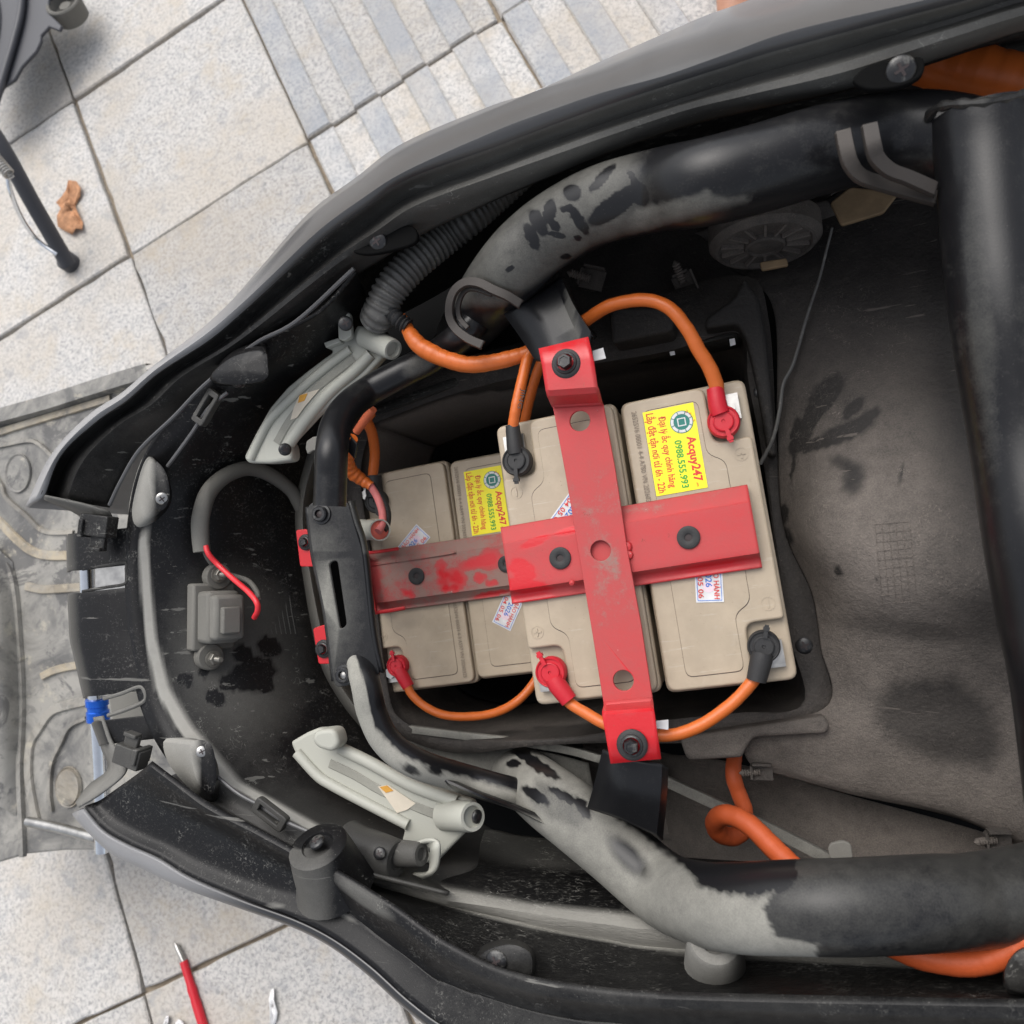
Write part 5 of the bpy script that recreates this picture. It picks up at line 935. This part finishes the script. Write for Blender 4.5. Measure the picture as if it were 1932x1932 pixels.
cable('thick dusty orange cable looping beside the lower frame tube', [(1388, 1400, -.11, .0055), (1385, 1432, -.105, .0055), (1384, 1466, -.10, .0056), (1394, 1497, -.10, .0056), (1405, 1530, -.10, .0057), (1404, 1562, -.10, .006), (1385, 1578, -.095, .0064), (1358, 1572, -.085, .0066), (1349, 1552, -.075, .0068), (1364, 1538, -.065, .0068), (1390, 1542, -.06, .0068), (1421, 1562, -.055, .0068), (1457, 1598, -.05, .0068), (1500, 1640, -.045, .007), (1540, 1690, -.04, .007)], mat='orange_dusty', n=150)
cable('thick dusty orange cable emerging below the lower frame tube at bottom right', [(1600, 1745, .032, .0060), (1675, 1780, .036, .0062), (1745, 1806, .042, .0066), (1833, 1816, .046, .0066), (1903, 1795, .048, .0064), (1950, 1755, .048, .0062), (1990, 1700, .046, .006)], mat='orange_dusty', n=110)
cable('wide orange cable at the top right corner beyond the cross tube', [(1640, 100, .0, .010), (1720, 112, .01, .012), (1800, 128, .012, .014), (1880, 146, .014, .0145), (1990, 172, .014, .0145)], n=60)

# ------------------------------------------------------------------ ribbed hose, connector, wires, loose bits
hose = Thing('ribbed_hose', 'black corrugated hose reaching from under the right panel to the orange cable', 'hose', S(800, 470, -.06))
HP = crom(np.array([[*S(x, y, h), r] for x, y, h, r in ((1010, 306, -.035, .0095), (978, 337, -.03, .0100), (925, 382, -.025, .0110), (880, 418, -.018, .0118), (837, 450, -.015, .0125), (777, 500, -.005, .0125), (738, 545, -.0, .0125), (718, 585, -.002, .0122), (708, 606, -.01, .0118))]), 340)
hose.add('corrugation', tube(HP[:, :3], HP[:, 3]*(.94+.06*np.sign(np.sin(np.arange(340)*.72))*np.abs(np.sin(np.arange(340)*.72))**.5), 30), M['conduit'], ang=75)
hose.add('tape_end', tube(crom(pix([(738, 590, .0), (748, 600, .001), (758, 608, .0), (770, 616, -.001)]), 20), .0052+.0009*np.sin(np.arange(20)*1.7), 12), M['rubber'])
slv = Thing('black_sleeve', 'dusty black sleeve curving over the front cover with a red wire at its end', 'sleeve', S(470, 900, -.06))
hh_ = lambda x: np.interp(x, [380, 430, 577], [-.028, -.045, -.105])
slv.add('sleeve_tube', ptube([(x, y, float(hh_(x)), r) for x, y, r in ((585, 990, .0060), (577, 975, .0060), (562, 945, .0058), (546, 922, .0056), (510, 896, .0060), (468, 884, .0060), (425, 898, .0062), (393, 930, .0066), (379, 975, .0068), (378, 1010, .0066), (381, 1041, .0064))], 90, 22), M['greyd'], dust=lambda x, y, h: .75*(1-sstep(388, 404, x))+.35*blob(x, y, 420, 900, 30, 14, -40)-.5)
slv.add('wire', ptube([(388, 1030, -.026, .0021), (394, 1046, -.026, .0021), (412, 1066, -.03, .0021), (440, 1092, -.028, .0021), (468, 1116, -.022, .0021), (484, 1136, -.018, .0021), (486, 1152, -.02, .0021), (480, 1165, -.026, .0021)], 70, 14), M['wire_red'])
slv.add('wire', ptube([(384, 1030, -.028, .0021), (392, 1052, -.034, .0021), (412, 1076, -.045, .002), (440, 1086, -.05, .002), (468, 1096, -.045, .002), (484, 1115, -.035, .002), (487, 1130, -.03, .002)], 60, 12), M['greyd'], dust=flat(0))
con = Thing('seat_lock_switch', 'grey dusty switch block on two studs bolted to the front cover', 'switch', S(400, 1160, -.07))
ca = np.array([.86, .03, .50]); ca /= np.linalg.norm(ca); cu_ = np.array([0, 1., 0]); cu_ -= ca*(ca@cu_); cu_ /= np.linalg.norm(cu_); cw_ = np.cross(ca, cu_)
cc_ = S(404, 1163, -.040)
def cpt(a, u, w): return cc_+ca*a+cu_*u+cw_*w
con.add('flange', join(box(cpt(-.006, 0, 0), .052, .034, .013, ca, up=cu_)), M['greyd'], dust=lambda x, y, h: .35*(x < 378)-.1, bev=.002)
con.add('housing', box(cpt(.010, 0, .001), .040, .026, .022, ca, up=cu_), M['greyd'], dust=flat(.2), bev=.0035)
con.add('housing_cap', box(cpt(.025, .0, .001), .034, .024, .012, ca, up=cu_), M['greyd'], dust=flat(.25), bev=.003)
con.add('socket', box(cpt(.0335, -.002, .002), .020, .014, .006, ca, up=cu_), M['greyd'], dust=flat(.1), bev=.0012)
for su, px, py in ((1, 402, 1097), (-1, 420, 1212)):
    e = con.add('ear', lathe([(.0105, -.004), (.0105, .003), (.0095, .004), (0, .004)], cpt(-.002, su*.031, -.003*su), ca, 24), M['greyd'], dust=flat(.1))
    con.add('washer', lathe([(.0062, .004), (.0062, .0055), (.003, .0055)], cpt(-.001, su*.0325, -.002*su), ca, 20), M['zinc'], e)
    con.add('nut', lathe([(.0048, .0055), (.0048, .0095), (.0042, .0100), (.0025, .0100)], cpt(-.001, su*.0325, -.002*su), ca, 6), M['zinc'], e, ang=20)
    pr_ = []
    for k in range(7): pr_ += [(.0024, .0095+k*.0013), (.0019, .0095+k*.0013+.00065)]
    con.add('stud', lathe(pr_+[(.0018, .0187), (0, .0187)], cpt(-.001, su*.0325, -.002*su), ca, 12), M['zinc'], e)
single('thin_wire', 'thin dark cord hanging down the edge of the tub right of the batteries', 'cord', ptube([(1570, 430, -.05, .0009), (1560, 470, -.052, .0009), (1546, 525, -.054, .0009), (1523, 595, -.054, .001), (1497, 685, -.055, .0011), (1478, 724, -.056, .0012), (1471, 774, -.055, .0013), (1458, 828, -.055, .0013), (1434, 876, -.058, .0014)], 70, 8), M['conduit'])
# scraps of white label and tape sticking out
for P, h, lb in (([(1118, 662), (1138, 656), (1143, 676), (1121, 681)], .022, 'white paper scrap poking out beside the top bolt of the red strap'), ([(1376, 640), (1386, 638), (1388, 650), (1378, 653)], -.062, 'tiny white chip at the top right corner of the bay'), ([(1238, 1360), (1261, 1358), (1261, 1377), (1238, 1374)], .022, 'white paper scrap poking out beside the bottom bolt of the red strap'), ([(1263, 664), (1272, 662), (1274, 669), (1265, 671)], -.062, 'tiny white chip on the upper ledge of the bay')):
    single('paper_scrap', lb, 'scrap', plate2d([P2(P, h)], h, .0006), M['white'], ang=30)

# ------------------------------------------------------------------ things on the pavement
def Gt(P, z): return np.array([G(x, y, z) for x, y in P])
# second scooter at the top left corner
ps = Thing('parked_scooter', 'second scooter at the top left corner with a grey mudguard and side stand', 'scooter', G(-60, 200, 0), 0, None, True)
gl_ = [(-60, -60), (135, -60), (92, 0), (90, 22), (116, 48), (112, 58), (92, 50), (77, 66), (77, 76), (68, 96), (41, 125), (27, 150), (5, 164), (-6, 190), (-60, 230)]
def extr(P, z, th):
    v = Gt(P, z); n = len(v); a = v.copy(); b = v.copy(); b[:, 2] -= th
    return np.vstack([a, b]), [tuple(range(n))[::-1], tuple(range(n, 2*n))]+[(i, (i+1) % n, (i+1) % n+n, i+n) for i in range(n)]
M['fender'] = dusty('grey_mudguard', lin(62, 63, 68), lin(150, 148, 145), .45, .4, -.05, .1, .1, 900, patch=.25)
ps.add('mudguard', extr(gl_, .075, .006), M['fender'], bev=.002)
rv, rf = tube(crom(Gt([(44, -60), (40, 20), (26, 80), (8, 140), (-8, 195)], .081), 40), .006, 12); ps.add('mudguard_rib', (rv, rf), M['fender'])
rv, rf = tube(crom(Gt([(-30, -60), (-5, 40), (-20, 140)], .067), 40), .02, 14); ps.add('mudguard_rib', (rv, rf), M['fender'])
cup = G(118, 4, .07); ps.add('cup', lathe([(.028, -.03), (.030, -.01), (.031, 0), (.029, .002), (.025, .001), (.022, -.014), (.012, -.016), (.010, -.006), (0, -.005)], cup, (.1, .2, 1), 32), M['greyd'], dust=flat(.1))
sp_ = crom(np.array([G(-60, 190, .20), G(0, 272, .16), G(60, 380, .10), G(112, 470, .035), G(128, 498, .014)]), 50)
st_ = ps.add('side_stand', tube(sp_, np.interp(np.arange(50), [0, 40, 49], [.0125, .0125, .013]), 18), M['fender'])
fo = G(126, 492, .012); ps.add('stand_foot', lathe([(.0165, -.012), (.0165, .004), (.013, .008), (.005, .009), (0, .007)], fo, (.05, 0, 1), 24), M['fender'], st_)
ps.add('stand_rod', tube(crom(np.array([G(14, 330, .155), G(20, 362, .14), G(40, 410, .10), G(70, 452, .06), G(108, 480, .04)]), 50), .0036, 10), M['chrome'], st_)
a, b = G(-20, 285, .18), G(18, 330, .165); d = b-a; u, w, ax_ = basis(d); tq = np.linspace(0, 1, 160)
ps.add('spring', tube(a+np.outer(tq, d)+.0075*(np.outer(np.cos(tq*66), u)+np.outer(np.sin(tq*66), w)), .0017, 8), M['steel'], st_)
# dry leaf
lo_ = np.array([(132, 342), (150, 346), (157, 358), (152, 372), (141, 384), (149, 398), (156, 420), (160, 437), (148, 434), (139, 444), (122, 436), (110, 428), (108, 408), (117, 394), (108, 384), (120, 372), (131, 362)], float)
lv = np.array([G(x, y, .004) for x, y in lo_]); cen = lv.mean(0)
rows_ = [cen+(lv-cen)*k for k in (1, .7, .4, .1)]
for k, r_ in enumerate(rows_): r_[:, 2] = .0025+rng.uniform(0, [.009, .005, .008, .004][k], len(r_))
A_l = np.array([np.vstack([r_, r_[:1]]) for r_ in rows_])
single('dry_leaf', 'curled brown dry leaf on the pavement beside the side stand', 'leaf', grid(A_l), M['leaf'], world=True, sol=.0005, ang=4)
# screwdriver
sv = Thing('screwdriver', 'red-sleeved screwdriver lying on the pavement at the bottom left', 'screwdriver', G(362, 1880, 0), 0, None, True)
q0, q1, q2, q3 = G(330, 1778, .004), G(346, 1813, .005), G(385, 1940, .006), G(400, 2000, .012)
sv.add('tip', lathe([(0, 0), (.0016, .001), (.0030, .006), (.0036, .012), (.0036, np.linalg.norm(q1-q0)+.01)], q0, q1-q0, 12), M['steel'])
L_ = np.linalg.norm(q2-q1); sv.add('shaft_sleeve', lathe([(.0030, 0), (.0052, .0005), (.0052, L_*.35), (.0062, L_*.42), (.0056, L_*.55), (.0062, L_*.62), (.0060, L_*1.4)], q1, q2-q1, 18), M['boot_red'])
sv.add('handle', lathe([(.006, 0), (.013, .006), (.016, .02), (.014, .05), (.015, .09), (.0, .1)], q3, q3-q2, 18), M['boot_red'])
# plastic scraps
def scrap(P, lb, mt, z=.005):
    v = Gt(P, z); c = v.mean(0); rows = [v, c+(v-c)*.55, c+(v-c)*.1]
    for k, r in enumerate(rows): r[:, 2] = .002+.006*np.abs(np.sin(np.arange(len(r))*2.3+k))
    single('plastic_scrap', lb, 'scrap', grid(np.array([np.vstack([r, r[:1]]) for r in rows])), M[mt], world=True, sol=.0004)
M['film'] = plain('white_film', (.75, .74, .74, 1), .25)
scrap([(509, 1868), (518, 1864), (519, 1884), (524, 1910), (520, 1930), (512, 1935), (511, 1904), (507, 1884)], 'crumpled white plastic scrap right of the screwdriver', 'film')
scrap([(312, 1918), (320, 1916), (320, 1928), (312, 1938), (306, 1938)], 'small pale plastic shred farthest left by the bottom edge', 'film')
scrap([(334, 1924), (346, 1926), (352, 1936), (336, 1940), (328, 1932)], 'small pale plastic shred between the other shred and the screwdriver', 'film')
# person standing on the far side of the scooter: bare lower leg and foot, one continuous surface
pf = G(1392, 40, .0); up_ = np.array([0, 0, 1.]); out_ = pf[:2]-(CAMP+WF@(NG*CAMH))[:2]; out_ = np.array([*(out_/np.linalg.norm(out_)), 0]); sd_ = np.cross(up_, out_)
pe = Thing('person', 'person standing beyond the right panel, only a strip of bare skin showing', 'person', pf, 0, None, True)
bmv = [(pf+out_*.10+up_*.42, .058), (pf+out_*.09+up_*.30, .056), (pf+out_*.08+up_*.18, .036), (pf+out_*.07+up_*.085, .031), (pf+out_*.075+up_*.035, .034), (pf+out_*.0+up_*.035, .030), (pf-out_*.07+up_*.022, .026)]
me = bpy.data.meshes.new('bare_leg'); vs = [v for v, r in bmv]; es = [(i, i+1) for i in range(6)]; rs = [r for v, r in bmv]
for k in range(5):
    o_ = sd_*(-.026+.013*k); i0 = len(vs); L_ = [.030, .034, .033, .030, .026][k]; r_ = [.0105, .0085, .0085, .008, .0075][k]
    vs += [pf-out_*.085+o_+up_*.016, pf-out_*(.085+L_*.6)+o_*1.15+up_*.014, pf-out_*(.085+L_)+o_*1.2+up_*.010]; rs += [r_, r_*.95, r_*.8]; es += [(6, i0), (i0, i0+1), (i0+1, i0+2)]
me.from_pydata([tuple(v-pf) for v in vs], es, []); me.materials.append(M['skin'])
po = bpy.data.objects.new('bare_leg', me); COL.objects.link(po); po.parent = pe.o
sk = po.modifiers.new('skin', 'SKIN'); sk.use_smooth_shade = True
for i, r in enumerate(rs): me.skin_vertices[0].data[i].radius = (r, r)
me.skin_vertices[0].data[0].use_root = True
po.modifiers.new('sub', 'SUBSURF').render_levels = 2
